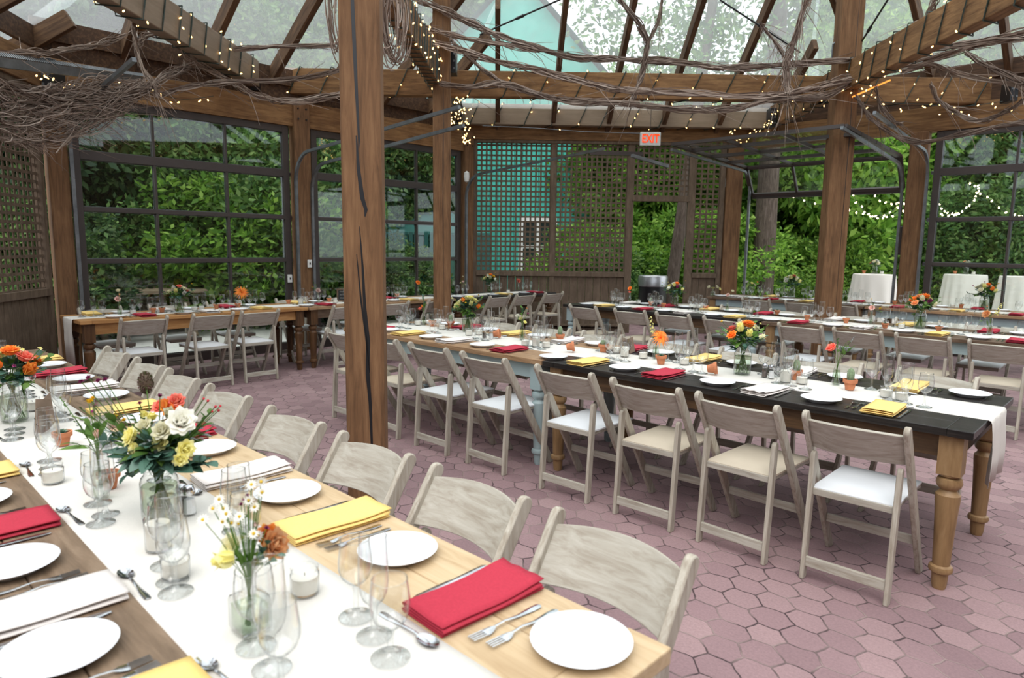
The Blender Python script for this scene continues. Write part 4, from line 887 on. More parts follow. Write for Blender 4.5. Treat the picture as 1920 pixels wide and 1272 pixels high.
# ================================================================== building
XL, YR = -8.95, 11.6
R2 = math.sqrt(.5)
A0 = Vector((XL, 8.15)); A1 = Vector((YR-17.1, YR))            # ends of the diagonal back wall
B0 = Vector((XL, 1.86)); BU = Vector((.8, -.6))
st = lambda o, lab=None: tag(o, lab, None, None, 'structure')
st(MB().box(-9.3, 4.5, -4.5, 12.0, -.10, 0).build('floor', 'floor'), 'pink hexagonal brick pavers')
g = MB().box(-60, 60, -60, 90, -.5, -.14); st(g.build('ground_outside', 'lawn'), 'woodland ground')
g = MB().box(-14.4, -9.02, -8, 12, -.13, -.02); g.box(-9.3, 6, 12.02, 20, -.13, -.02); g.box(-14.4, -9.3, 12, 20, -.13, -.02); st(g.build('paving_outside', 'ground'), 'pale paving around the pavilion')
def local(o2, u2, name, label=None, kind='structure'):
    t = bpy.data.objects.new(name, None); COL.objects.link(t); t.location = (o2[0], o2[1], 0); t.rotation_euler = (0, 0, math.atan2(u2[1], u2[0]))
    if kind: t['kind'] = kind
    if label: t['label'] = label
    return t
def lattice(x0, x1, z0, z1, pitch=.086, w=.032, y=0):
    m = MB(); n = int((x1-x0)/pitch)
    for i in range(n+1): x = x0+(x1-x0)*(i+.0)/n; m.box(max(x0, x-w/2), min(x1, x+w/2), y-.010, y-.002, z0, z1)
    n = int((z1-z0)/pitch)
    for i in range(n+1): z = z0+(z1-z0)*i/n; m.box(x0, x1, y+.002, y+.010, max(z0, z-w/2), min(z1, z+w/2))
    return m
def boards(x0, x1, z0, z1, y=0):
    m = MB(); x = x0
    while x < x1-.01: b_ = min(x1, x+.14); m.box(x, b_-.006, y-.012, y+.012, z0, z1); x = b_
    return m
def wallt(px):            # distance along the back wall seen at image column px
    d = ray(px, 466); t = 17.1/(-d.x+d.y); return (Vector((d.x*t, d.y*t))-A0).dot(Vector((R2, R2)))
# --- back wall (diagonal) --------------------------------------------------
bw = local(A0, (R2, R2), 'wall_back', 'lattice wall of brown painted wood with board wainscot')
HB = 3.34
T = {k: wallt(k) for k in (855, 893, 1030, 1040, 1171, 1181, 1288, 1298, 1343, 1352, 1384)}
lt = [(T[893], T[1030], 1.08, HB), (T[1040], T[1171], 1.08, HB), (T[1181], T[1288], 2.42, HB), (T[1298], T[1343], 1.08, HB)]
for a_ in lt: lattice(*a_).build('lattice_panel', 'lattice', bw)
for a_, b_ in ((T[893], T[1030]), (T[1040], T[1171]), (T[1298], T[1343])): boards(a_, b_, .08, 1.02).build('wainscot', 'lattice', bw)
for a_, b_ in ((T[893]-.07, T[893]), (T[1030], T[1040]), (T[1171], T[1181]+.03), (T[1288]-.03, T[1298]), (T[1343], T[1352])):
    MB().box(a_, b_, -.04, .04, 0, HB).build('stile', 'lattice', bw, False, .004)
for a_, b_, z0, z1 in ((T[893], T[1171], 1.0, 1.08), (T[1298], T[1343], 1.0, 1.08), (T[1181], T[1288], 2.33, 2.43), (T[893], T[1171], 0, .09), (T[1298], T[1343], 0, .09), (T[893], T[1352], HB-.05, HB)):
    MB().box(a_, b_, -.055, .055, z0, z1).build('rail', 'lattice', bw, False, .004)
MB().box(T[893]-.1, T[1171], -.16, .0, .13, .155).build('ledge', 'lattice', bw)
MB().box(-.2, (A1-A0).length+.2, -.07, .09, HB, HB+.30).build('header', 'cedar_h', bw, False, .008)
# --- unseen walls added around the camera to block light from that side
rw = local((4.4, -4.4), (-1, 0), 'wall_added_rear', 'unseen board wall added behind the viewpoint to block light'); boards(0, 13.4, 0, 3.6, .05).build('boards', 'lattice', rw)
rw = local((4.45, YR), (0, -1), 'wall_added_right', 'unseen board wall added right of the viewpoint to block light'); boards(0, 16, 0, 4.2, .05).build('boards', 'lattice', rw)
rw = local((-6.08, -.33), (0, -1), 'wall_added_left', 'unseen board wall added left of the viewpoint to block light'); boards(0, 4.2, 0, 3.6, .05).build('boards', 'lattice', rw)
# --- left front lattice wall ------------------------------------------------
lw = local(B0, BU, 'wall_left_front', 'dark lattice wall at the left edge with board wainscot')
lattice(.12, 3.6, 1.0, 3.1).build('lattice_panel', 'lattice', lw); boards(.12, 3.6, .05, .92).build('wainscot', 'lattice', lw)
for z0, z1 in ((.92, 1.0), (0, .07), (3.08, 3.14)): MB().box(.1, 3.6, -.055, .055, z0, z1).build('rail', 'lattice', lw, False, .004)
MB().box(.06, .13, -.04, .05, 0, 3.14).build('stile', 'lattice', lw); MB().box(-.1, 3.6, -.07, .08, 3.14, 3.46).build('header', 'cedar_h', lw, False, .008)
# --- sectional glass doors --------------------------------------------------
def door(name, o2, u2, w, rails, mull, label, z0=0, posts=True):
    """closed sectional glass door, x along the wall, +y outwards handled by the caller"""
    d = local(o2, u2, name, label); f = MB(); t = .025
    for x in (0, w): f.box(x-(.0 if x == 0 else .09), x+(.09 if x == 0 else 0), -t, t, z0, rails[-1][1])
    for a_, b_ in rails: f.box(.09, w-.09, -t, t, a_, b_)
    for k in range(1, mull):
        x = w*k/mull
        for i in range(len(rails)-1): f.box(x-.014, x+.014, -t+.004, t-.004, rails[i][1], rails[i+1][0])
    f.build('door_frame', 'frame_brown', d, False, .003)
    s_ = MB()                                        # light glazing beads round the panes
    for i in range(len(rails)-1):
        a_, b_ = rails[i][1], rails[i+1][0]
        for k in range(mull):
            x0 = (.09 if k == 0 else w*k/mull+.014); x1 = (w-.09 if k == mull-1 else w*(k+1)/mull-.014)
            for q in ((x0, x1, a_, a_+.010), (x0, x1, b_-.010, b_), (x0, x0+.008, a_, b_), (x1-.008, x1, a_, b_)): s_.box(q[0], q[1], -t-.004, -t+.004, q[2], q[3])
    s_.build('glazing_bead', 'galv', d)
    MB().box(.05, w-.05, -.003, .003, rails[0][0], rails[-1][1]).build('glass', 'pane', d)
    h = MB()
    for i in range(1, len(rails)-1):
        z = (rails[i][0]+rails[i][1])/2
        for x in (.045, w-.045, w/3, 2*w/3) if mull == 3 else (.045, w-.045, w/2): h.box(x-.028, x+.028, -t-.012, -t, z-.06, z+.06)
        for x in (-.02, w+.02): h.box(x-.03, x+.03, -t-.05, -t-.02, z-.025, z+.025)
    h.build('hinge', 'galv', d, False, .004)
    return d
RL = [(.0, .12), (.62, .68), (1.265, 1.315), (1.855, 1.905), (2.43, 2.53), (3.03, 3.12)]
door('door_1', (XL, 4.76), (0, -1), 2.62, RL, 3, 'closed glass sectional door at left'); 
door('door_2', (XL, 7.93), (0, -1), 2.83, RL, 3, 'closed glass sectional door behind the two nearest posts')
RR = [(.0, .12), (.64, .69), (1.31, 1.36), (1.96, 2.01), (2.62, 2.72), (3.16, 3.25)]
door('door_4', (.30, YR), (-1, 0), 2.95, RR, 3, 'closed glass sectional door at right')
# --- trims: door jamb linings and headers
def trim(n, label, mb, mat='cedar_dark'): return st(mb.build(f'trim_{n}', mat, None, False, .004), label)
trim(1, 'header over the left doors', MB().box(XL-.1, XL+.06, 1.9, 8.1, 3.12, 3.46), 'cedar_y')
trim(2, 'header over the right doors', MB().box(A1.x, 4, YR-.06, YR+.1, 3.25, 3.60), 'cedar_h')
trim(3, 'upper board above the left header', MB().box(XL-.06, XL+.0, 1.9, 8.1, 3.46, 3.80))
trim(4, 'dark boards above the right header', MB().box(A1.x-.4, 4, YR+.0, YR+.06, 3.60, 4.05))
# --- wall posts
def post(label, loc, w, d, h, rz=0, z0=0, name='timber_post', mat='cedar'):
    t = thing(name, label, 'post', (loc[0], loc[1], 0), rz, 'rough timber posts')
    MB().box(-w/2, w/2, -d/2, d/2, z0, h).build('shaft', mat, t, False, .012)
    return t
for (x, y, w, lab) in [(XL+.02, 2.0, .20, 'wall post left of the left glass door'), (XL+.02, 4.93, .24, 'bolted wall post between the two left glass doors'), (XL+.02, 8.06, .20, 'corner post right of the left glass doors')]:
    o = post(lab, (x, y), .17, w, 3.46)
    b_ = MB()
    for z in (3.22, 3.36):
        for yy in (-.06, .06): b_.tube([(.08, yy, z), (.10, yy, z)], .012, 8)
    b_.build('bolt', 'black', o)
post('brown jamb post at the left end of the lattice wall', tuple(A0+Vector((R2, R2))*(T[855]+.17)), .26, .17, HB, PI/4)
post('brown post at the right end of the lattice wall', tuple(A0+Vector((R2, R2))*((T[1352]+T[1384])/2)), .28, .17, HB, PI/4)
post('brown wall post between open door and closed right door', (-2.86, YR), .24, .17, 3.26)
# --- free standing posts
def crack(t, w, y, pts, wid, name='check_crack'):
    q = []; 
    for i, (x, z) in enumerate(pts):
        k = wid*math.sin(PI*(i+.4)/(len(pts)-.2)); q.append((x-k/2, y, z)); q.append((x+k/2, y, z))
    n = len(pts); m = MB().add(q+[(a_, b_+.012, c_) for a_, b_, c_ in q], [(2*i, 2*i+1, 2*i+3, 2*i+2) for i in range(n-1)])
    return m.build(name, 'black', t)
FG = Vector((math.sin(math.radians(-42.4)), math.cos(math.radians(-42.4)))); RG = Vector((FG.y, -FG.x))
GRZ = math.radians(42.4)
fp = W(688, 700, 4.03)
t = post('thick timber post with a long crack in the foreground', (fp.x, fp.y), .222, .222, 6.0, math.radians(50.2))
zz = lambda y: 1.52-(y-462)/1271*3.93
crack(t, .2, -.1125, [(-.034+(x-672)/1271*3.93, zz(y)) for x, y in [(672, -200), (671, -80), (672, 0), (673, 60), (675, 130), (677, 200), (680, 280), (679, 292)]], .020)
crack(t, .2, -.1125, [(-.034+(x-672)/1271*3.93, zz(y)) for x, y in [(675, 270), (678, 330), (684, 380), (690, 400), (688, 412)]], .024)
crack(t, .2, -.1125, [(-.034+(x-672)/1271*3.93, zz(y)) for x, y in [(678, 430), (682, 500), (685, 580), (690, 640), (688, 700), (692, 760), (694, 850), (696, 955)]], .022)
crack(t, .2, -.1125, [(-.034+(x-672)/1271*3.93, zz(y)) for x, y in [(672, 480), (678, 560), (687, 640), (692, 700)]], .011)
p2 = W(829, 440, 9.05); t = post('timber post rising behind the blue apron table', (p2.x, p2.y), .225, .235, 6.0, GRZ+.08)
crack(t, .2, -.119, [(.02, 5), (.02, 4), (.024, 3), (.018, 2.4), (.02, 1.5), (.03, .8)], .008)
p3 = W(1562, 440, 9.0); t = post('timber post at right behind the second row of tables', (p3.x, p3.y), .285, .22, 6.0, GRZ)
crack(t, .2, -.112, [(.06, 5), (.06, 4), (.066, 3), (.058, 2), (.06, .6)], .008)
b_ = thing('junction_box', 'grey electrical box high on the right post', 'electrical box', tuple(W(1586, 77, 8.72)), GRZ)
MB().box(-.055, .055, -.03, .03, -.06, .06).build('box_cover', 'galv', b_, False, .006)
MB().tube([(-.055, 0, 0), (-.12, 0, .0), (-.16, 0, -.04), (-.165, 0, -.12), (-.165, 0, -.22)], .011, 8).build('conduit', 'galv', b_)
# --- beams -------------------------------------------------------------------
ZB0, ZB1 = 3.56, 3.90
BEAMS = {}
def beam(key, a, b_, label, mat='cedar_h', w=.16, z0=ZB0, z1=ZB1):
    a, b_ = Vector(a), Vector(b_); a.z = b_.z = (z0+z1)/2
    o = timber(a, b_, w, z1-z0, 'timber_beam', mat, None, .01); tag(o, label, 'beam', 'roof beams'); BEAMS[key] = (a, b_, w, z1-z0); return o
la, lb_ = P(250, 125, ZB1), P(1893, 150, ZB1); beam('long', la, lb_, 'long timber beam crossing the whole width behind the vines')
ca, cb = P(865, 195, ZB1), P(1440, 204, ZB1); beam('cross', ca, cb, 'painted brown beam over the lattice wall wound with lights', 'fascia')
G3 = Vector((FG.x, FG.y, 0))
ra = P(1453, 200, ZB1); beam('right', ra, ra-G3*8.6, 'diagonal timber beam rising to the top right corner')
l0 = P(474, 113, ZB1); beam('left', l0, l0-G3*6.9, 'painted brown beam running to the top left corner', 'fascia')
ma = P(860, 196, ZB1); beam('mid', ma+G3*.0, ma-G3*6.2, 'beam over the front post wound with many lights', 'cedar_h', .14)
for px, py, d, lab in [(481, 150, 9.0, 'black steel bracket at the left beam joint'), (862, 215, 11.2, 'black steel bracket at the left end of the painted beam'), (1446, 222, 11.1, 'black steel bracket at the right end of the painted beam'), (1571, 137, 8.85, 'black steel bracket on the right post'), (1893, 170, 8.9, 'black steel bracket at the right end of the long beam'), (849, 118, 8.9, 'black steel bracket on the second post'), (100, 144, 6.5, 'black steel bracket at the far left')]:
    p = W(px, py, d); o = thing('steel_bracket', lab, 'bracket', (p.x, p.y, p.z), GRZ, 'black beam brackets')
    MB().box(-.05, .05, -.10, .10, -.15, .15).build('plate', 'black', o, False, .006)
    m = MB(); [m.tube([(sx_, -.11, sz), (sx_, -.095, sz)], .014, 8) for sx_ in (-.028, .028) for sz in (-.09, 0, .09)]; m.build('bolt', 'galv', o)
# --- roof ----------------------------------------------------------------------
SL = .62; EZ = 3.52
FAC = [('left', Vector((XL, 8.15)), Vector((0, -1)), Vector((1, 0)), 6.3, 3.82), ('back', A1+Vector((R2, R2))*2.2, Vector((-R2, -R2)), Vector((R2, -R2)), (A1-A0).length+3.6, 3.66),
       ('right', Vector((4.5, YR)), Vector((-1, 0)), Vector((0, -1)), 4.5-A1.x, 4.08), ('front_left', Vector(B0), Vector(BU), Vector((.6, .8)), 6.5, 3.72)]
def rz_(i, p): o, u, n, ln, ez = FAC[i][1:]; return ez+SL*(p-o).dot(n)
ceil = tag(bpy.data.objects.new('ceiling', None), 'pitched glass roof on timber rafters', None, None, 'structure'); COL.objects.link(ceil)
for i, (nm, o, u, n, ln, ez) in enumerate(FAC):
    k = max(2, round(ln/.93)); gl = MB(); prev = None; bat = MB()
    for j in range(k+1):
        s_ = ln*j/k; base = o+u*s_; r = 0
        while r < 7.2:
            p = base+n*(r+.1)
            if any(rz_(m_, p) < rz_(i, p)-.02 for m_ in range(4) if m_ != i): break
            r += .1
        a = base-n*.25; b_ = base+n*r; za, zb = rz_(i, a), rz_(i, b_)
        if r > .3:
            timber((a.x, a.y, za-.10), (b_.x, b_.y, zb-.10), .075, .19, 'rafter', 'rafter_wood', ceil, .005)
        cur = ((a.x, a.y, za+.02), (b_.x, b_.y, zb+.02))
        if prev: gl.add([prev[0], cur[0], cur[1], prev[1]], [(0, 1, 2, 3)])
        prev = cur
    gl.build('roof_glass', 'roofpane', ceil)
    e0, e1 = o+n*.02, o+u*ln+n*.02
    MB().bar((e0.x, e0.y, ez-.06), (e1.x, e1.y, ez-.06), .05, .22).build('eave_board', 'cedar_dark', ceil)
for (a_, b_, lab) in [((900, 65, 9.5), (1062, -6, 8.2), 'thin steel tie rod left of centre under the roof glass'), ((1350, 0, 9.0), (1500, 98, 9.6), 'thin steel tie rod left of the right post'), ((1597, 108, 8.9), (1668, -6, 7.8), 'thin steel tie rod right of the right post')]:
    o = thing('tie_rod', lab, 'tie rod', (0, 0, 0), 0, 'thin roof tie rods')
    A_, B_ = W(*a_), W(*b_); MB().tube([A_, B_], .012, 8).build('rod', 'black', o); c_ = A_.lerp(B_, .5); MB().tube([A_.lerp(B_, .46), A_.lerp(B_, .54)], .02, 8).build('turnbuckle', 'black', o)
for (a_, b_, lab) in [((258, 125, 8.8), (268, 30, 7.6), 'short timber strut behind the left beam')]:
    o = timber(W(*a_), W(*b_), .10, .16, 'roof_strut', 'cedar_h'); tag(o, lab, 'roof strut')
# --- door tracks ------------------------------------------------------------------
def track(label, pts, grp='galvanised door tracks'):
    t = thing('door_track', label, 'door track', (0, 0, 0), 0, grp)
    m = MB(); pts = [Vector(p) for p in pts]
    m.tube(pts, .026, 4); m.build('rail', 'galv', t, False)
    return t
def arc_track(x, y, u, zc, run, side, label, bend=.38, rise=.18):
    """vertical rail on the wall bending into a horizontal one that runs along u"""
    u = Vector(u); b0 = Vector((x, y)); pts = [(b0.x, b0.y, .05), (b0.x, b0.y, zc-bend)]
    for k in range(1, 9):
        a = k/8*PI/2; q = b0+u*(bend*(1-math.cos(a))); pts.append((q.x, q.y, zc-bend+bend*math.sin(a)))
    q = b0+u*run; pts.append((q.x, q.y, zc+rise)); return track(label, pts)
arc_track(XL+.12, 2.12, (1, 0), 2.9, 2.2, 1, 'door track at the left side of the left glass door')
arc_track(XL+.12, 4.80, (1, 0), 2.75, 3.4, 1, 'door track on the post between the left glass doors')
arc_track(XL+.12, 5.04, (1, 0), 2.62, 3.2, 1, 'inner door track beside the post between the left glass doors')
arc_track(XL+.12, 7.97, (1, 0), 2.72, 2.9, 1, 'door track curving in front of the left part of the lattice wall')
arc_track(-5.40, YR-.12, (0, -1), 2.84, 2.6, 1, 'door track at the left side of the open door', .3, .1)
arc_track(-3.02, YR-.12, (0, -1), 2.80, 2.7, 1, 'door track at the right side of the open door')
arc_track(-2.70, YR-.12, (0, -1), 2.95, 2.6, 1, 'door track at the left side of the closed right door')
# opener rail with chain teeth, far left, and centre opener rail
t = thing('door_opener_rail', 'dark steel rail with a row of spring coils at the top left', 'door opener', (0, 0, 0))
a_, b_ = W(-40, 112, 5.2), W(268, 152, 7.4); MB().bar(a_, b_, .05, .075).build('rail', 'galv', t)
m = MB(); 
for k in range(90): c_ = a_.lerp(b_, (k+.5)/90)+Vector((0, 0, .055)); m.tube([c_+Vector((-.02, -.02, -.01)), c_+Vector((0, 0, .022)), c_+Vector((.02, .02, -.01))], .006, 4)
m.build('spring_coils', 'galv', t)
t = thing('door_opener_rail', 'dark opener rail in front of the exit sign wall', 'door opener', (0, 0, 0))
a_, b_ = W(1105, 287, 10.6), W(1205, 289, 10.8); MB().bar(a_, b_, .05, .06).build('rail', 'frame_brown', t); MB().bar(W(1185, 292, 10.6), W(1252, 312, 11.2), .05, .05).build('arm', 'galv', t)
# open sectional door: top sections lie overhead, the last one hangs at the opening
d3 = tag(bpy.data.objects.new('door_3', None), 'opened glass sectional door with its panels raised overhead', None, None, 'structure'); COL.objects.link(d3)
def panel(a, b_, c_, d_, nm):      # corners: wall-left, wall-right, inner-right, inner-left
    a, b_, c_, d_ = map(Vector, (a, b_, c_, d_)); f = MB(); up = (b_-a).cross(d_-a).normalized()
    for k in range(2): f.bar(a if k == 0 else d_, b_ if k == 0 else c_, .05, .045, up)
    for k in range(4): f.bar(a.lerp(b_, k/3), d_.lerp(c_, k/3), .07 if k in (0, 3) else .035, .045, up)
    f.build(nm, 'frame_brown', d3); MB().add([a, b_, c_, d_], [(0, 1, 2, 3)]).build('glass', 'pane', d3)
X0, X1 = -5.40, -3.04
yy = [YR-.30, YR-.92, YR-1.54, YR-2.16, YR-2.7]; zz_ = [2.90, 2.93, 2.96, 2.99, 3.02]
for k in range(4): panel((X0, yy[k], zz_[k]), (X1, yy[k], zz_[k]), (X1, yy[k+1]+.02, zz_[k+1]), (X0, yy[k+1]+.02, zz_[k+1]), 'door_section')
panel((X0, YR-.03, 2.46), (X1, YR-.03, 2.46), (X1, yy[0], 2.89), (X0, yy[0], 2.89), 'door_section')
MB().bar((X0, YR-.0, 2.42), (X1, YR-.0, 2.42), .05, .06).build('bottom_rail', 'frame_brown', d3)
# --- exit sign ------------------------------------------------------------------------
sp_ = W(1219, 261, 11.0)
t = thing('exit_sign', 'white exit sign with red letters above the doorway', 'exit sign', tuple(sp_), math.radians(44))
MB().box(-.165, .165, -.03, .03, -.105, .105).build('housing', 'exit_face', t, False, .008)
cu = bpy.data.curves.new('exit_letters', 'FONT'); cu.body = 'EXIT'; cu.size = .19; cu.extrude = .003; cu.align_x = 'CENTER'; cu.align_y = 'CENTER'; cu.offset = .003
tmp = bpy.data.objects.new('tmp', cu); COL.objects.link(tmp); bpy.context.view_layer.update()
me = bpy.data.meshes.new_from_object(tmp.evaluated_get(bpy.context.evaluated_depsgraph_get())); bpy.data.objects.remove(tmp); me.materials.clear(); me.materials.append(MT['exit_red'])
o = bpy.data.objects.new('exit_letters', me); COL.objects.link(o); o.parent = t; o.location = (0, -.034, 0); o.rotation_euler = (PI/2, 0, 0); o.scale = (.72, .98, 1)
MB().tube([(0, 0, .1), (0, 0, .55)], .004, 6).build('hanging_wire', 'black', t)
# wall details
for px, py, d, lab in [(707, 331, 11.2, 'white wall lamp left of the lattice wall'), (1362, 342, 11.9, 'white wall lamp right of the lattice wall')]:
    px = 875 if px == 707 else px
    p = W(px, py, d); o = thing('wall_lamp', lab, 'lamp', tuple(p), PI/4, 'white outdoor wall lamps')
    MB().lathe([(0, -.10), (.035, -.08), (.045, 0), (.04, .06), (0, .09)], 16).build('lamp_shade', 'white_plastic', o, True); MB().box(-.03, .03, .0, .08, .04, .08).build('bracket', 'galv', o)
for px, py, dd, lab in [(569, 496, 0, 'small white switch plate on the post between the left doors'), (546, 530, 0, 'white lock box on the edge of the left glass door')]:
    y_0 = 4.97 if px == 569 else 4.70; z_0 = 1.24 if px == 569 else 1.03
    o = thing('switch_plate', lab, 'switch', (XL+.125 if px == 569 else XL+.05, y_0, z_0), 0); MB().box(-.008, .012, -.032, .032, -.055, .055).build('plate', 'white_plastic', o, False, .004); MB().box(.012, .02, -.008, .008, -.015, .015).build('toggle', 'black', o)
# speaker outside the open door
p = W(1690, 452, 10.6); o = thing('loudspeaker', 'black loudspeaker hanging beside the open door', 'speaker', tuple(p), .2)
MB().box(-.05, .05, -.07, .07, -.22, .22).build('cabinet', 'black', o, False, .01); MB().box(-.04, .04, -.076, -.07, -.20, .20).build('grille', 'frame_brown', o); MB().bar((.04, -.02, .1), (.30, -.42, .1), .03, .03).build('bracket', 'galv', o)
# --- vines ------------------------------------------------------------------------------
def catmull(pts, sub=6):
    out = []; n = len(pts)
    for i in range(n-1):
        p0, p1, p2_, p3_ = pts[max(0, i-1)], pts[i], pts[i+1], pts[min(n-1, i+2)]
        for k in range(sub):
            t = k/sub; out.append(.5*((2*p1)+(p2_-p0)*t+(2*p0-5*p1+4*p2_-p3_)*t*t+(3*p1-3*p2_+p3_-p0)*t**3))
    out.append(pts[-1]); return out
def vine(pxs, label, strands=12, spread=.05, seed=1, r=.0048, stray=5):
    strands = int(strands*1.9); r *= 1.3; spread *= 1.05; stray = int(stray*1.8)
    rr = random.Random(seed); base = catmull([W(*q) for q in pxs]); m = MB(); n = len(base)
    for s_ in range(strands):
        ph = [rr.uniform(0, 6) for _ in range(6)]; am = spread*rr.uniform(.3, 1); i0 = 0 if rr.random() < .7 else rr.randint(0, n//3); i1 = n if rr.random() < .7 else rr.randint(2*n//3, n)
        pts = [base[i]+Vector((math.sin(i*.33+ph[0])+.5*math.sin(i*.9+ph[1]), math.sin(i*.37+ph[2])+.5*math.sin(i*1.1+ph[3]), math.sin(i*.35+ph[4])+.6*math.sin(i*.8+ph[5])))*am*.6 for i in range(i0, i1)]
        if len(pts) > 2: m.tube(pts, r*rr.uniform(.6, 1.3), 4, False)
    for s_ in range(stray*2):
        i = rr.randint(1, n-2); p = base[i]; d = (base[i+1]-base[i-1]).normalized()+Vector((rr.uniform(-1, 1), rr.uniform(-1, 1), rr.uniform(-1.2, .8)))*.8
        L_ = rr.uniform(.12, .45); q = [p+d*L_*t+Vector((rr.uniform(-.02, .02), 0, -.1*L_*t*t)) for t in (0, .35, .7, 1)]; m.tube(q, [r*.7, r*.6, r*.45, r*.25], 4, False)
    return tag(m.build('vine_garland', 'twig', None, True), label, 'vine', 'dry vine garlands hung from the beams')
D = 8.5
vine([(780, 0, D), (840, 23, D), (893, 47, D), (940, 70, D), (1007, 90, D), (1090, 108, D), (1173, 113, D), (1280, 117, D), (1363, 127, D), (1467, 123, D), (1547, 115, D), (1673, 103, D), (1780, 88, D-.8), (1930, 66, D-1.6)], 'long dry vine bundle along the top of the long beam', 20, .05, 1)
vine([(768, 43, D), (820, 58, D), (873, 73, D), (940, 82, D), (1007, 95, D)], 'short vine bundle joining the upper garland', 12, .04, 2)
vine([(768, 67, D), (840, 87, D), (923, 113, D), (1007, 130, D), (1107, 157, D), (1173, 170, D), (1273, 173, D), (1413, 181, D), (1493, 173, D), (1580, 150, D), (1663, 133, D), (1780, 100, D-.8), (1930, 58, D-1.6)], 'vine bundle sagging across the face of the long beam', 20, .055, 3)
vine([(827, 157, D), (880, 163, D), (940, 157, D), (1007, 177, D), (1073, 190, D), (1157, 193, D), (1280, 205, D), (1380, 203, D), (1447, 187, D), (1547, 180, D), (1613, 143, D), (1690, 120, D-.5)], 'lower vine bundle between the second post and right post', 18, .05, 4)
vine([(845, 70, D), (857, 85, D), (907, 133, D), (950, 157, D), (1000, 172, D)], 'vine strand dropping from the upper to the lower garland', 10, .035, 5)
vine([(1158, -8, D-.6), (1190, 33, D-.4), (1213, 80, D-.2), (1207, 127, D), (1195, 165, D), (1180, 192, D)], 'hanging vine rope left of the exit sign, coming down from the roof', 14, .045, 6)
vine([(1242, -8, D-.6), (1234, 43, D-.4), (1213, 85, D-.2), (1205, 120, D)], 'second hanging vine rope left of the exit sign', 9, .03, 7)
vine([(1515, -8, D-.6), (1493, 67, D-.3), (1477, 113, D-.1), (1474, 150, D), (1477, 185, D)], 'thick hanging vine knot left of the right post', 18, .06, 8, .0048, 16)
vine([(1424, 42, D-.3), (1440, 62, D-.2), (1468, 100, D), (1478, 130, D)], 'twig spray left of the vine knot', 8, .03, 9, .004, 14)
vine([(1757, -5, D-1), (1730, 50, D-.6), (1697, 83, D-.3), (1673, 127, D), (1613, 143, D), (1533, 167, D)], 'vine bundle falling from the top edge toward the right post', 14, .05, 10)
vine([(1810, 100, D-1), (1863, 127, D-1.2), (1925, 160, D-1.4)], 'vine bundle at the right edge above the long beam', 10, .04, 11)
vine([(1690, 135, D-.2), (1747, 123, D-.4), (1813, 143, D-.8), (1925, 162, D-1.4)], 'vine bundle on the long beam at the right edge', 12, .04, 12)
vine([(1606, 180, D), (1625, 210, D), (1647, 233, D), (1697, 263, D), (1763, 262, D-.3), (1847, 242, D-.8), (1925, 228, D-1.2)], 'drooping vine loop in front of the right closed door', 12, .035, 13, .005)
vine([(1745, 158, D), (1757, 185, D), (1780, 203, D), (1830, 227, D-.3), (1880, 213, D-.6), (1925, 185, D-1)], 'upper drooping vine loop at the right edge', 12, .04, 14, .005)
vine([(1642, 160, D), (1650, 195, D), (1672, 225, D), (1690, 232, D)], 'short drooping vine end right of the right post', 6, .03, 15)
vine([(283, -5, 6.6), (317, 43, 7.0), (340, 90, 7.4), (377, 123, 7.8), (433, 153, 8.2), (483, 180, 8.4), (550, 190, 8.5), (650, 175, 8.4)], 'vine bundle falling along the painted left beam', 18, .05, 16)
vine([(262, 85, 7.4), (270, 68, 7.4), (300, 65, 7.4), (350, 73, 7.7), (417, 93, 8.1), (500, 88, 8.3), (628, 84, 8.3)], 'vine bundle stretched over the glass left of the front post', 14, .035, 17)
vine([(-10, 100, 5.4), (50, 98, 5.7), (100, 97, 6), (150, 90, 6.4), (195, 80, 6.8), (235, 65, 7.0)], 'vine bundle above the opener rail at the top left', 10, .04, 18, .004)
vine([(-10, 153, 5.4), (67, 177, 5.8), (120, 190, 6.1), (167, 193, 6.4), (267, 167, 6.9), (310, 143, 7.2), (353, 123, 7.5)], 'vine bundle below the opener rail, left', 18, .06, 19, .0045, 14)
vine([(297, 180, 7.2), (367, 160, 7.6), (450, 153, 8.1), (567, 147, 8.4), (645, 130, 8.4)], 'vine bundle on the beam left of the front post', 14, .04, 20)
vine([(250, 50, 7.0), (257, 100, 7.0), (275, 140, 7.0), (288, 160, 7.0), (293, 180, 7.0)], 'vertical vine tied to the left beam', 9, .03, 21)
for k in range(5):
    rr = random.Random(60+k); y0 = 165+k*22
    vine([(-15, y0+rr.uniform(-10, 10), 5.3), (60, y0+12+rr.uniform(-10, 10), 5.8), (130, y0+8-rr.uniform(0, 15), 6.2), (200, y0-rr.uniform(5, 15)-k*6, 6.6), (275, 165-rr.uniform(0, 10), 7.0)], f'{ORD[k]} from the top of the tangled twigs at far left', 16-k, .11, 70+k, .0034, 26)
# coils of vine beside the front post
def coil(px, py, d, rx, rz0, label, seed, n=26):
    rr = random.Random(seed); c = W(px, py, d); m = MB()
    for s_ in range(n):
        a0 = rr.uniform(0, 6); R1 = rx*rr.uniform(.75, 1.15); R3 = rz0*rr.uniform(.8, 1.12); off = Vector((rr.gauss(0, .02), rr.gauss(0, .02), rr.gauss(0, .03)))
        m.tube([c+off+Vector((RGT.x*R1*math.cos(a0+k*.35), RGT.y*R1*math.cos(a0+k*.35), R3*math.sin(a0+k*.35)))+FWD*(.05*math.sin(k*.35*2+a0)) for k in range(rr.randint(9, 17))], .0042, 4, False)
    return tag(m.build('vine_coil', 'twig', None, True), label, 'vine', 'coiled vines beside the front post')
coil(738, 38, 4.6, .075, .25, 'coiled vine hanging right of the front post top', 3)
coil(628, 22, 4.4, .05, .24, 'coiled vine peeking left of the front post top', 4, 14)
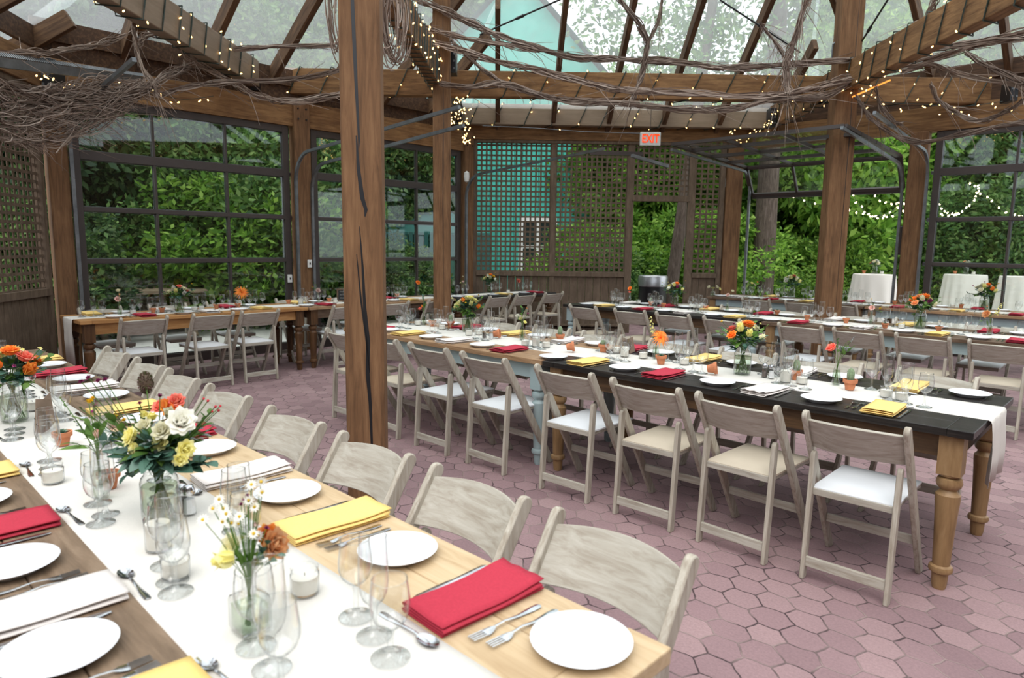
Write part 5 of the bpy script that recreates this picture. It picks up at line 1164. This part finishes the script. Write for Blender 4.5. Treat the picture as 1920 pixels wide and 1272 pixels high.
# --- string lights -----------------------------------------------------------------------
bulb_me = MB().lathe([(0, -.016), (.006, -.012), (.0085, -.002), (.006, .010), (0, .017)], 8).mesh('mini_bulb', 'bulb', True)
def bulbs(parent, pts, me=bulb_me, sc=1, name='bulb'):
    for p in pts:
        o = bpy.data.objects.new(name, me); COL.objects.link(o); o.parent = parent; o.location = p; o.scale = (sc,)*3; o.rotation_euler = (random.uniform(-1.2, 1.2), random.uniform(-1.2, 1.2), 0)
def wrap(key, label, pitch=.36, s0=0, s1=None, jit=.05, seed=1):
    a, b_, w, h = BEAMS[key]; rr = random.Random(seed); L_ = (b_-a).length; d = (b_-a)/L_; sd = Vector((d.y, -d.x, 0)); s1 = s1 or L_
    t = thing('string_lights', label, 'string lights', (0, 0, 0), 0, 'warm mini light strings wound on the beams')
    pts = []; bl_ = []; s_ = s0; e = .014
    while s_ < s1:
        k = rr.uniform(-jit, jit)
        for i, (u, v) in enumerate(((1, -1), (1, -.3), (1, .3), (1, 1), (-1, 1), (-1, .3), (-1, -.3), (-1, -1))):
            q = a+d*(s_+pitch*(i/8)*.9+k)+sd*(u*(w/2+e))+Vector((0, 0, v*(h/2+e))); pts.append(q)
            if rr.random() < .38: bl_.append(q+sd*(u*.014)+Vector((rr.uniform(-.02, .02), rr.uniform(-.02, .02), rr.uniform(-.03, .03))))
        s_ += pitch
    MB().tube(pts, .0085, 4, False).build('cord', 'cord', t); bulbs(t, bl_[:98]); return t
wrap('long', 'lights wound around the long timber beam', .50, 1.6, seed=1)
wrap('cross', 'lights wound around the painted beam above the lattice wall', .46, .1, seed=2)
wrap('right', 'lights wound around the diagonal beam at top right', .34, .1, seed=3)
wrap('left', 'lights wound around the painted left beam', .30, .1, seed=4)
wrap('mid', 'dense lights wound around the beam over the front post', .17, .0, 5.5, seed=5)
def swag(pxs, label, nb, seed, r=.004, sp=.03, me=bulb_me, sc=1, grp='warm mini light strings hanging loose', mat='cord'):
    rr = random.Random(seed); pts = catmull([W(*q) for q in pxs], 8); t = thing('string_lights', label, 'string lights', (0, 0, 0), 0, grp)
    MB().tube(pts, r, 4, False).build('cord', mat, t)
    bulbs(t, [pts[int((k+.5)/nb*(len(pts)-1))]+Vector((rr.uniform(-sp, sp), rr.uniform(-sp, sp), rr.uniform(-sp, sp*.4))) for k in range(nb)], me, sc)
swag([(858, 180, 9.2), (850, 215, 9.3), (862, 240, 9.3), (878, 262, 9.4), (872, 225, 9.3), (866, 195, 9.3)], 'cluster of lights dangling right of the second post', 60, 6, .004, .09)
swag([(760, 10, 7.4), (790, 60, 8.2), (805, 110, 8.6), (822, 160, 8.8)], 'cluster of lights on the beam above the second post', 80, 7, .004, .12)
swag([(1370, 240, 11), (1385, 262, 11), (1410, 250, 11), (1440, 235, 11), (1460, 205, 10.6)], 'lights gathered at the bracket right of the exit sign', 34, 8, .004, .07)
swag([(1600, 160, 8.6), (1650, 190, 8.7), (1720, 195, 8.7), (1800, 200, 8.6), (1880, 190, 8.4)], 'lights along the lower edge of the long beam at right', 24, 9, .004, .12)
swag([(70, 140, 6.2), (110, 155, 6.3), (170, 165, 6.6), (230, 150, 6.9), (330, 185, 7.4), (400, 180, 7.9)], 'lights mixed into the tangled twigs at left', 22, 10, .004, .06)
swag([(905, 236, 11.2), (1000, 240, 11.2), (1100, 247, 11.2), (1200, 250, 11.3)], 'thin grey cable below the painted beam', 1, 11, .006, .0, mat='galv')
o = MB().tube(catmull([W(763, 20, 7.6), W(778, 70, 8.2), W(800, 110, 8.6), (W(826, 168, 8.8))], 6), .022, 6).build('rope_light', 'rope', None, True); tag(o, 'glowing orange rope light on the beam above the second post', 'rope light')
o = MB().tube([W(1598, 182, 8.6), W(1640, 163, 8.6), W(1670, 150, 8.5)], .010, 6).build('rope_light', 'rope', None, True); tag(o, 'glowing orange rope light piece right of the right post', 'rope light')
# bistro bulbs outdoors
bis = MB().lathe([(0, -.045), (.025, -.035), (.032, -.005), (.018, .03), (.014, .05), (0, .052)], 10).mesh('bistro_bulb', 'bistro', True)
for i, (pxs, nb, lab) in enumerate([([(1440, 352, 15), (1520, 380, 14.5), (1600, 395, 14), (1650, 405, 14), (1700, 380, 14)], 16, 'bistro bulbs in the open doorway, lower swag'), ([(1590, 300, 15), (1598, 360, 14.5), (1625, 400, 14.2), (1660, 408, 14), (1695, 395, 14)], 16, 'bistro bulbs just right of the right post'), ([(1620, 350, 15), (1655, 378, 14.5), (1690, 380, 14)], 8, 'bistro bulbs upper swag in the open doorway'),
                                     ([(1762, 402, 13.5), (1800, 400, 13.5), (1830, 368, 13.8), (1835, 345, 14)], 14, 'bistro bulbs behind the closed right door, left swag'), ([(1815, 340, 14), (1850, 370, 13.8), (1890, 400, 13.5), (1925, 405, 13.4)], 10, 'bistro bulbs behind the closed right door, right swag'), ([(1758, 375, 13.5), (1775, 398, 13.5), (1800, 402, 13.5)], 8, 'bistro bulbs behind the edge of the closed right door')]):
    swag(pxs, lab, nb, 20+i, .006, .025, bis, .5, 'outdoor bistro light strings')
# ================================================================== outdoors
def crown_mesh(name, mat, n, blobs, rad, leafs, seed, drop=0, flat=1.0, shape=None):
    g = np.random.default_rng(seed)
    u = g.normal(size=(blobs, 3)); u /= np.linalg.norm(u, axis=1)[:, None]; rr_ = g.uniform(.35, 1, blobs)**.6
    c = u*rr_[:, None]*np.array([rad, rad, rad*flat]); 
    if shape == 'cone': c[:, :2] *= np.clip(.95-(c[:, 2:3]/(rad*flat)*.5+.5)*.85, .1, 1)
    k = g.integers(0, blobs, n); off = g.normal(size=(n, 3)); off /= np.linalg.norm(off, axis=1)[:, None]
    p = c[k]+off*(g.uniform(.5, 1, n)[:, None])*rad*.27
    a = off+g.normal(size=(n, 3))*.7; a[:, 2] -= drop; a /= np.linalg.norm(a, axis=1)[:, None]
    b_ = np.cross(a, g.normal(size=(n, 3))); b_ /= np.linalg.norm(b_, axis=1)[:, None]
    s_ = leafs*g.uniform(.6, 1.3, n)[:, None]
    v = np.stack([p-a*s_, p+b_*s_*.45, p+a*s_, p-b_*s_*.45], 1).reshape(-1, 3).astype(np.float32)
    me = bpy.data.meshes.new(name); me.vertices.add(4*n); me.vertices.foreach_set('co', v.ravel())
    me.loops.add(4*n); me.loops.foreach_set('vertex_index', np.arange(4*n, dtype=np.int32))
    me.polygons.add(n); me.polygons.foreach_set('loop_start', np.arange(0, 4*n, 4, dtype=np.int32)); me.polygons.foreach_set('loop_total', np.full(n, 4, dtype=np.int32))
    me.update(); me.materials.append(MT[mat]); return me
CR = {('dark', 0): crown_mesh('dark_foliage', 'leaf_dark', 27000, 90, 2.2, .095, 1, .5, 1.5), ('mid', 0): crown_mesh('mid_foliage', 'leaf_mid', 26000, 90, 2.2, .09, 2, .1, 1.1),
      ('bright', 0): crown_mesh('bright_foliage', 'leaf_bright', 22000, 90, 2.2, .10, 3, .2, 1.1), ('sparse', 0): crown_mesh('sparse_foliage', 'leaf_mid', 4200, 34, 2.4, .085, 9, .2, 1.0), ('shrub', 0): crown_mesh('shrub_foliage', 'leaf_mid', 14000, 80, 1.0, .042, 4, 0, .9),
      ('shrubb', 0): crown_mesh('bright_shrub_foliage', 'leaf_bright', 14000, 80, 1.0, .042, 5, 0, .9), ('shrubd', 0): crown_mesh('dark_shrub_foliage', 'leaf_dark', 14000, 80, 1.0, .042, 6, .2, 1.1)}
NT = [0]
def tree(x, y, h, kind, label, grp, sc=1.0, tr=.16, trunk=True, cz=None):
    t = thing('tree', label, 'tree', (x, y, -.14), random.uniform(0, 6), grp)
    if trunk:
        rr = random.Random(NT[0]); m = MB(); tp = [(rr.uniform(-.05, .05)*k, rr.uniform(-.05, .05)*k, h*k/6) for k in range(7)]
        m.tube(tp, [tr*(1.15-.12*k) for k in range(7)], 10)
        for k in range(5):
            a = rr.uniform(0, 6.3); z = h*rr.uniform(.5, .85); m.tube([(0, 0, z), (math.cos(a)*.7, math.sin(a)*.7, z+.6), (math.cos(a)*1.5, math.sin(a)*1.5, z+1.3)], [tr*.4, tr*.28, tr*.12], 6)
        m.build('trunk', 'bark', t, True)
    NT[0] += 1
    n = 2 if h > 4 else 1
    for k in range(n):
        o = bpy.data.objects.new('foliage', CR[(kind, 0)]); COL.objects.link(o); o.parent = t; s_ = sc*random.uniform(.9, 1.1)
        z = (cz if cz is not None else h*.72) + (k*1.9*s_ if n > 1 else 0)-(1.0*s_ if n > 1 and cz is None else 0)
        o.location = (random.uniform(-.5, .5)*k, random.uniform(-.5, .5)*k, z); o.scale = (s_, s_, s_); o.rotation_euler = (0, 0, random.uniform(0, 6))
    return t
def shrub(x, y, h, kind, label, grp):
    t = thing('shrub', label, 'shrub', (x, y, -.14), random.uniform(0, 6), grp); o = bpy.data.objects.new('foliage', CR[(kind, 0)]); COL.objects.link(o); o.parent = t
    s_ = h/1.9; o.location = (0, 0, h*.48); o.scale = (s_*1.15, s_*1.15, s_)
    MB().tube([(0, 0, 0), (.02, 0, h*.6)], [.04, .02], 6).build('trunk', 'bark', t); return t
G1, G2, G3_, G4 = 'dark trees behind the left glass doors', 'woodland trees behind the lattice wall', 'bright woodland trees behind the open door', 'tall woodland trees further behind'
def polar(px, d): q = W(px, 460, d); return q.x, q.y
L1 = 'dark green tree behind the left glass doors, merging with its neighbours'
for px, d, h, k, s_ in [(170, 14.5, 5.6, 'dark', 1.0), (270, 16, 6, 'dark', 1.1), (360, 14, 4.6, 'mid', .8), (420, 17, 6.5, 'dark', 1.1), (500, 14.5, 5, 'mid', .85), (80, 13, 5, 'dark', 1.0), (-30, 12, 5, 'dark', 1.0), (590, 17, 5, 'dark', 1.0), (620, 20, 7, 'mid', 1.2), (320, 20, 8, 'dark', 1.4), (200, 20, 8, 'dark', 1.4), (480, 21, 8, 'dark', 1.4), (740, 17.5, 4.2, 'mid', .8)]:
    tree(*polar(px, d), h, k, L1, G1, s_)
for px, d, h, k in [(160, 14.6, 1.9, 'shrubd'), (250, 15, 2.2, 'shrubd'), (330, 14.6, 3.0, 'shrub'), (400, 13.2, 3.0, 'shrub'), (470, 13.0, 3.2, 'shrubb'), (530, 13.2, 3.2, 'shrub'), (610, 13.5, 2.4, 'shrubd'), (650, 15, 2.2, 'shrub'), (725, 14.2, 1.7, 'shrub'), (770, 14.6, 1.6, 'shrub'), (60, 10.2, 2.4, 'shrubd'), (10, 9.6, 2.2, 'shrub'), (-60, 9.6, 2.4, 'shrub')]:
    shrub(*polar(px, d), h, k, 'dense green bush just outside the left glass doors and lattice', 'bushes outside the left wall')
for px, d, h, k, s_ in [(1215, 18.5, 5, 'bright', .9), (1010, 27, 7, 'mid', 1.3), (870, 29, 10, 'mid', 1.7), (1160, 21, 4.0, 'bright', 1.2), (1230, 24, 4.0, 'bright', 1.4), (1320, 19, 4.0, 'bright', 1.2), (1180, 30, 4.0, 'mid', 1.7), (690, 28, 10, 'mid', 1.8), (1290, 27, 4.0, 'bright', 1.6)]:
    tree(*polar(px, d), h, k, 'green woodland tree behind the lattice wall and doorway, merging with its neighbours', G2, s_)
for px, d, h, k in [(1120, 15.5, 2.4, 'shrubb'), (1200, 17, 2.0, 'shrubb'), (1215, 20, 3.2, 'shrub'), (1275, 18, 2.6, 'shrubb'), (1330, 16, 2.8, 'shrubb'), (1150, 15, 1.8, 'shrub')]:
    shrub(*polar(px, d), h, k, 'bright green bush behind the lattice wall and doorway', 'bushes behind the lattice wall')
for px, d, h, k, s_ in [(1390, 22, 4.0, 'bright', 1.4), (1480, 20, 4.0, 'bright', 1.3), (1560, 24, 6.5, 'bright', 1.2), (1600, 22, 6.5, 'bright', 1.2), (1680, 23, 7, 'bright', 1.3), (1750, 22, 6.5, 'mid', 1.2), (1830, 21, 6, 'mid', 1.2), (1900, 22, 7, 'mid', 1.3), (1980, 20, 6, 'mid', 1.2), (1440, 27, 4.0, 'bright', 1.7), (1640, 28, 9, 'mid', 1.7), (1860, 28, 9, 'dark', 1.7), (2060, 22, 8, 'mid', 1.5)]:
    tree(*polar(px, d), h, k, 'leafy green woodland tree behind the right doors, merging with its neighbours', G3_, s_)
for px, d, h, k in [(1400, 18.5, 2.4, 'shrubb'), (1470, 17.5, 2.2, 'shrubb'), (1530, 18, 2.6, 'shrubb'), (1590, 19.5, 3, 'shrubb'), (1650, 19.5, 3, 'shrub'), (1710, 19, 3, 'shrubb'), (1780, 18.5, 3.3, 'shrub'), (1850, 18, 3.4, 'shrub'), (1920, 17.6, 3.4, 'shrub'), (1990, 17, 3.4, 'shrub')]:
    shrub(*polar(px, d), h, k, 'leafy green bush behind the cocktail tables', 'bushes behind the cocktail tables')
for px, d, h, s_ in [(-60, 30, 12, 2.4), (90, 34, 13, 2.6), (330, 33, 13, 2.5), (560, 34, 12, 2.4), (700, 40, 14, 2.8), (1640, 36, 13, 2.6), (1760, 32, 12, 2.4), (1900, 34, 13, 2.7), (2080, 30, 12, 2.4), (880, 46, 15, 2.8)]:
    tree(*polar(px, d), h, random.choice(['mid', 'dark', 'mid']), 'tall tree seen faintly through the glass roof', G4, s_, .3)
for px, d, r_0, lab in [(1433, 15.2, .24, 'thick grey tree trunk in the open door'), (1255, 14.2, .13, 'leaning grey tree trunk seen through the doorway'), (208, 13.6, .15, 'dark tree trunk behind the left glass door')]:
    x, y = polar(px, d); t = thing('tree', lab, 'tree', (x, y, -.14)); lean = .09 if px == 1255 else .0
    MB().tube([(lean*RGT.x*k, lean*RGT.y*k, k*.9) for k in range(9)], [r_0*(1.1-.05*k) for k in range(9)], 14).build('trunk', 'bark', t, True)
    o = bpy.data.objects.new('foliage', CR[('sparse' if px > 1000 else 'dark', 0)]); COL.objects.link(o); o.parent = t; o.location = (0, 0, 7.2)
# teal building
bx, by = polar(1068, 19.5)
hs = thing('teal_building', 'turquoise clapboard building with white window trim seen through the lattice', 'building', (bx, by, -.14), math.radians(46))
m = MB()
for k in range(26): m.box(-4.6+k*.23, -4.6+k*.23+.215, -.05, .05, 0, 5.8)
m.add([(-4.6, 0, 5.8), (1.4, 0, 5.8), (-1.6, 0, 9.0), (-4.6, 4, 5.8), (1.4, 4, 5.8), (-1.6, 4, 9.0)], [(0, 1, 2), (3, 5, 4)]); m.box(-4.6, 1.4, .1, 6, 0, 5.8)
m.build('wall', 'teal', hs)
MB().add([(-4.9, -.3, 5.6), (-1.6, -.3, 9.1), (-1.6, 6, 9.1), (-4.9, 6, 5.6), (1.7, -.3, 5.6), (1.7, 6, 5.6)], [(0, 1, 2, 3), (1, 4, 5, 2)]).build('roof', 'teal_dark', hs)
for (x0, x1, z0, z1) in [(-1.35, -.5, .95, 2.35)]:
    w_0 = MB(); w_0.box(x0, x1, -.10, -.05, z0, z1).build('window_pane', 'darkglass', hs)
    f = MB()
    for a_ in ((x0-.1, x1+.1, z1, z1+.14), (x0-.1, x1+.1, z0-.12, z0), (x0-.12, x0, z0, z1), (x1, x1+.12, z0, z1), ((x0+x1)/2-.04, (x0+x1)/2+.04, z0, z1), (x0, x1, (z0+z1)/2-.04, (z0+z1)/2+.04)): f.box(a_[0], a_[1], -.14, -.04, a_[2], a_[3])
    f.build('window_frame', 'trim_white', hs)
MB().box(1.22, 1.38, -.16, -.04, .2, 5.6).build('corner_trim', 'trim_white', hs)
bx, by = polar(790, 16.5)
t = thing('tent', 'dark green tent canopy behind the second glass door', 'tent', (bx, by, -.14), math.radians(48))
MB().add([(-2.3, -1, 1.9), (1.6, -1, 1.9), (-.3, 1.2, 3.1), (-2.3, 3, 1.9), (1.6, 3, 1.9)], [(0, 1, 2), (1, 4, 2), (4, 3, 2), (3, 0, 2)]).build('canopy', 'teal_dark', t)
m = MB()
for k in range(34): x = -2.3+3.9*k/33; m.box(x-.05, x+.045, -1+.02*math.sin(k*2), -.97+.02*math.sin(k*2), 0, 1.95)
m.build('side_curtain', 'teal_dark', t)
# picnic tables outside the left door
def picnic(px, d, rz, label):
    x, y = polar(px, d); t = thing('picnic_table', label, 'picnic table', (x, y, -.02), rz, 'log picnic tables outside')
    m = MB(); [m.box(-.95, .95, -.36+k*.18, -.36+k*.18+.17, .70, .76) for k in range(4)]; m.build('tabletop', 'log', t, False, .01)
    for s_ in (-1, 1): MB().box(-.95, .95, s_*.68-.13, s_*.68+.13, .42, .47).build('bench', 'log', t, False, .01)
    for s_ in (-1, 1):
        MB().bar((s_*.65, -.55, 0), (s_*.65, .0, .70), .08, .09, (1, 0, 0)).bar((s_*.65, .55, 0), (s_*.65, 0, .70), .08, .09, (1, 0, 0)).build('leg', 'log', t); MB().bar((s_*.65, -.75, .40), (s_*.65, .75, .40), .06, .08).build('crossbar', 'log', t)
picnic(190, 11.9, 1.3, 'log picnic table behind the pink disc bloom, left glass door'); picnic(305, 12.6, 1.9, 'log picnic table behind the coral rose bouquet, left glass door'); picnic(258, 11.0, 1.5, 'nearest log picnic table outside the left glass door')
# cocktail tables with floor length cloths
def cocktail(px, d, label, flowers=True):
    x, y = polar(px, d); H_ = 1.09; r0 = .36
    t = thing('cocktail_table', label.replace('cloth on', 'round cocktail table under the cloth,'), 'table', (x, y, -.02), 0, 'tall cocktail tables outside')
    MB().lathe([(0, 1.06), (r0, 1.06), (r0, 1.085), (0, 1.085)], 28).build('tabletop', 'top_mid', t); MB().tube([(0, 0, 0), (0, 0, 1.06)], .03, 10).build('pole', 'black', t); MB().lathe([(0, 0), (.26, 0), (.26, .02), (0, .04)], 20).build('base', 'black', t)
    q = []; fs = []; n = 96; rows = [(0, 1.0), (r0*.6, 1.0), (r0+.004, .998), (r0+.012, .97), (r0+.03, .8), (r0+.06, .5), (r0+.085, .2), (r0+.10, .02)]
    for r_0, zf in rows:
        for k in range(n):
            a = 2*PI*k/n; dpt = max(0, 1-zf); rr_ = r_0*(1+.09*dpt*math.sin(a*13+math.sin(a*3)*1.5)) if r_0 > 0 else 0
            q.append((rr_*math.cos(a), rr_*math.sin(a), .01+zf*1.085))
    for i in range(len(rows)-1):
        for k in range(n): fs.append((i*n+k, i*n+(k+1) % n, (i+1)*n+(k+1) % n, (i+1)*n+k))
    o = MB().add(q, fs).build('tablecloth', 'linen', None, True); o.location = (x, y, -.02); tag(o, label, 'tablecloth', 'draped cloths on the cocktail tables')
    if flowers:
        rr = random.Random(int(px)); bl_ = dome(6, .08, .19, .25, rr, ['f_white', 'f_peach', 'f_cream'], .05); a_ = arrangement(Vector((x, y, 0)), 'jar', f'white and peach bouquet standing on the {label.split("cloth on ")[1]}', bl_, foliage_ring(8, .12, .2, rr, ['euc', 'green']), seed=int(px)); a_.location.z = 1.09; 
        pt = POT['empty'].put((x-.17, y-.06, 1.085), 0, f'clay pot on the {label.split("cloth on ")[1]}', PG, 1.1); v_ = VS.put((x+.14, y-.05, 1.085), 0, f'ivory candle on the {label.split("cloth on ")[1]}', CG, 1.1)
cocktail(1644, 12.9, 'long white cloth on left cocktail table outside the open door'); cocktail(1816, 13.4, 'long white cloth on middle cocktail table behind the closed right door'); cocktail(1925, 12.7, 'long white cloth on right cocktail table cut by the edge', False)
# waste bin outside the doorway
p = P(1226, 598, 0); x, y = polar(1227, 13.3)
t = thing('waste_bin', 'black round waste bin with brushed steel rim beyond the doorway', 'bin', (x, y, -.02)); MB().lathe([(0, 0), (.25, 0), (.265, .05), (.275, .80), (0, .80)], 32).build('body', 'black', t, True, 0, 40); MB().lathe([(.275, .79), (.285, .80), (.285, .98), (.27, 1.0), (.20, .99), (.16, .93), (0, .92)], 32).build('rim', 'brushed', t, True, 0, 40)
# ================================================================== light and view
w = bpy.data.worlds.new('overcast'); S.world = w; w.use_nodes = True; nt = w.node_tree; nt.nodes.clear()
out = nt.nodes.new('ShaderNodeOutputWorld'); bg = nt.nodes.new('ShaderNodeBackground'); tc = nt.nodes.new('ShaderNodeTexCoord'); sx = nt.nodes.new('ShaderNodeSeparateXYZ')
nt.links.new(tc.outputs['Generated'], sx.inputs[0])
c = ramp(nt, sx.outputs[2], [(0, (.72, .78, .84)), (.35, (.90, .94, 1.0)), (1, (1.0, 1.0, 1.0))])
nt.links.new(c, bg.inputs[0]); bg.inputs[1].default_value = 2.1; nt.links.new(bg.outputs[0], out.inputs[0])
sun = bpy.data.lights.new('soft_sun', 'SUN'); sun.energy = 1.6; sun.angle = math.radians(50); sun.color = (1, .97, .92); so = bpy.data.objects.new('soft_sun', sun); COL.objects.link(so)
so.rotation_euler = (math.radians(28), math.radians(14), 0)
vs = S.view_settings; S.display_settings.display_device = 'sRGB'; vs.view_transform = 'Standard'; vs.look = 'None'; vs.exposure = .15; vs.gamma = 1; vs.use_curve_mapping = False
cy_ = S.cycles; cy_.max_bounces = 8; cy_.diffuse_bounces = 4; cy_.glossy_bounces = 3; cy_.transmission_bounces = 6; cy_.transparent_max_bounces = 28; cy_.sample_clamp_indirect = 6; cy_.use_denoising = True; cy_.caustics_reflective = False; cy_.caustics_refractive = False
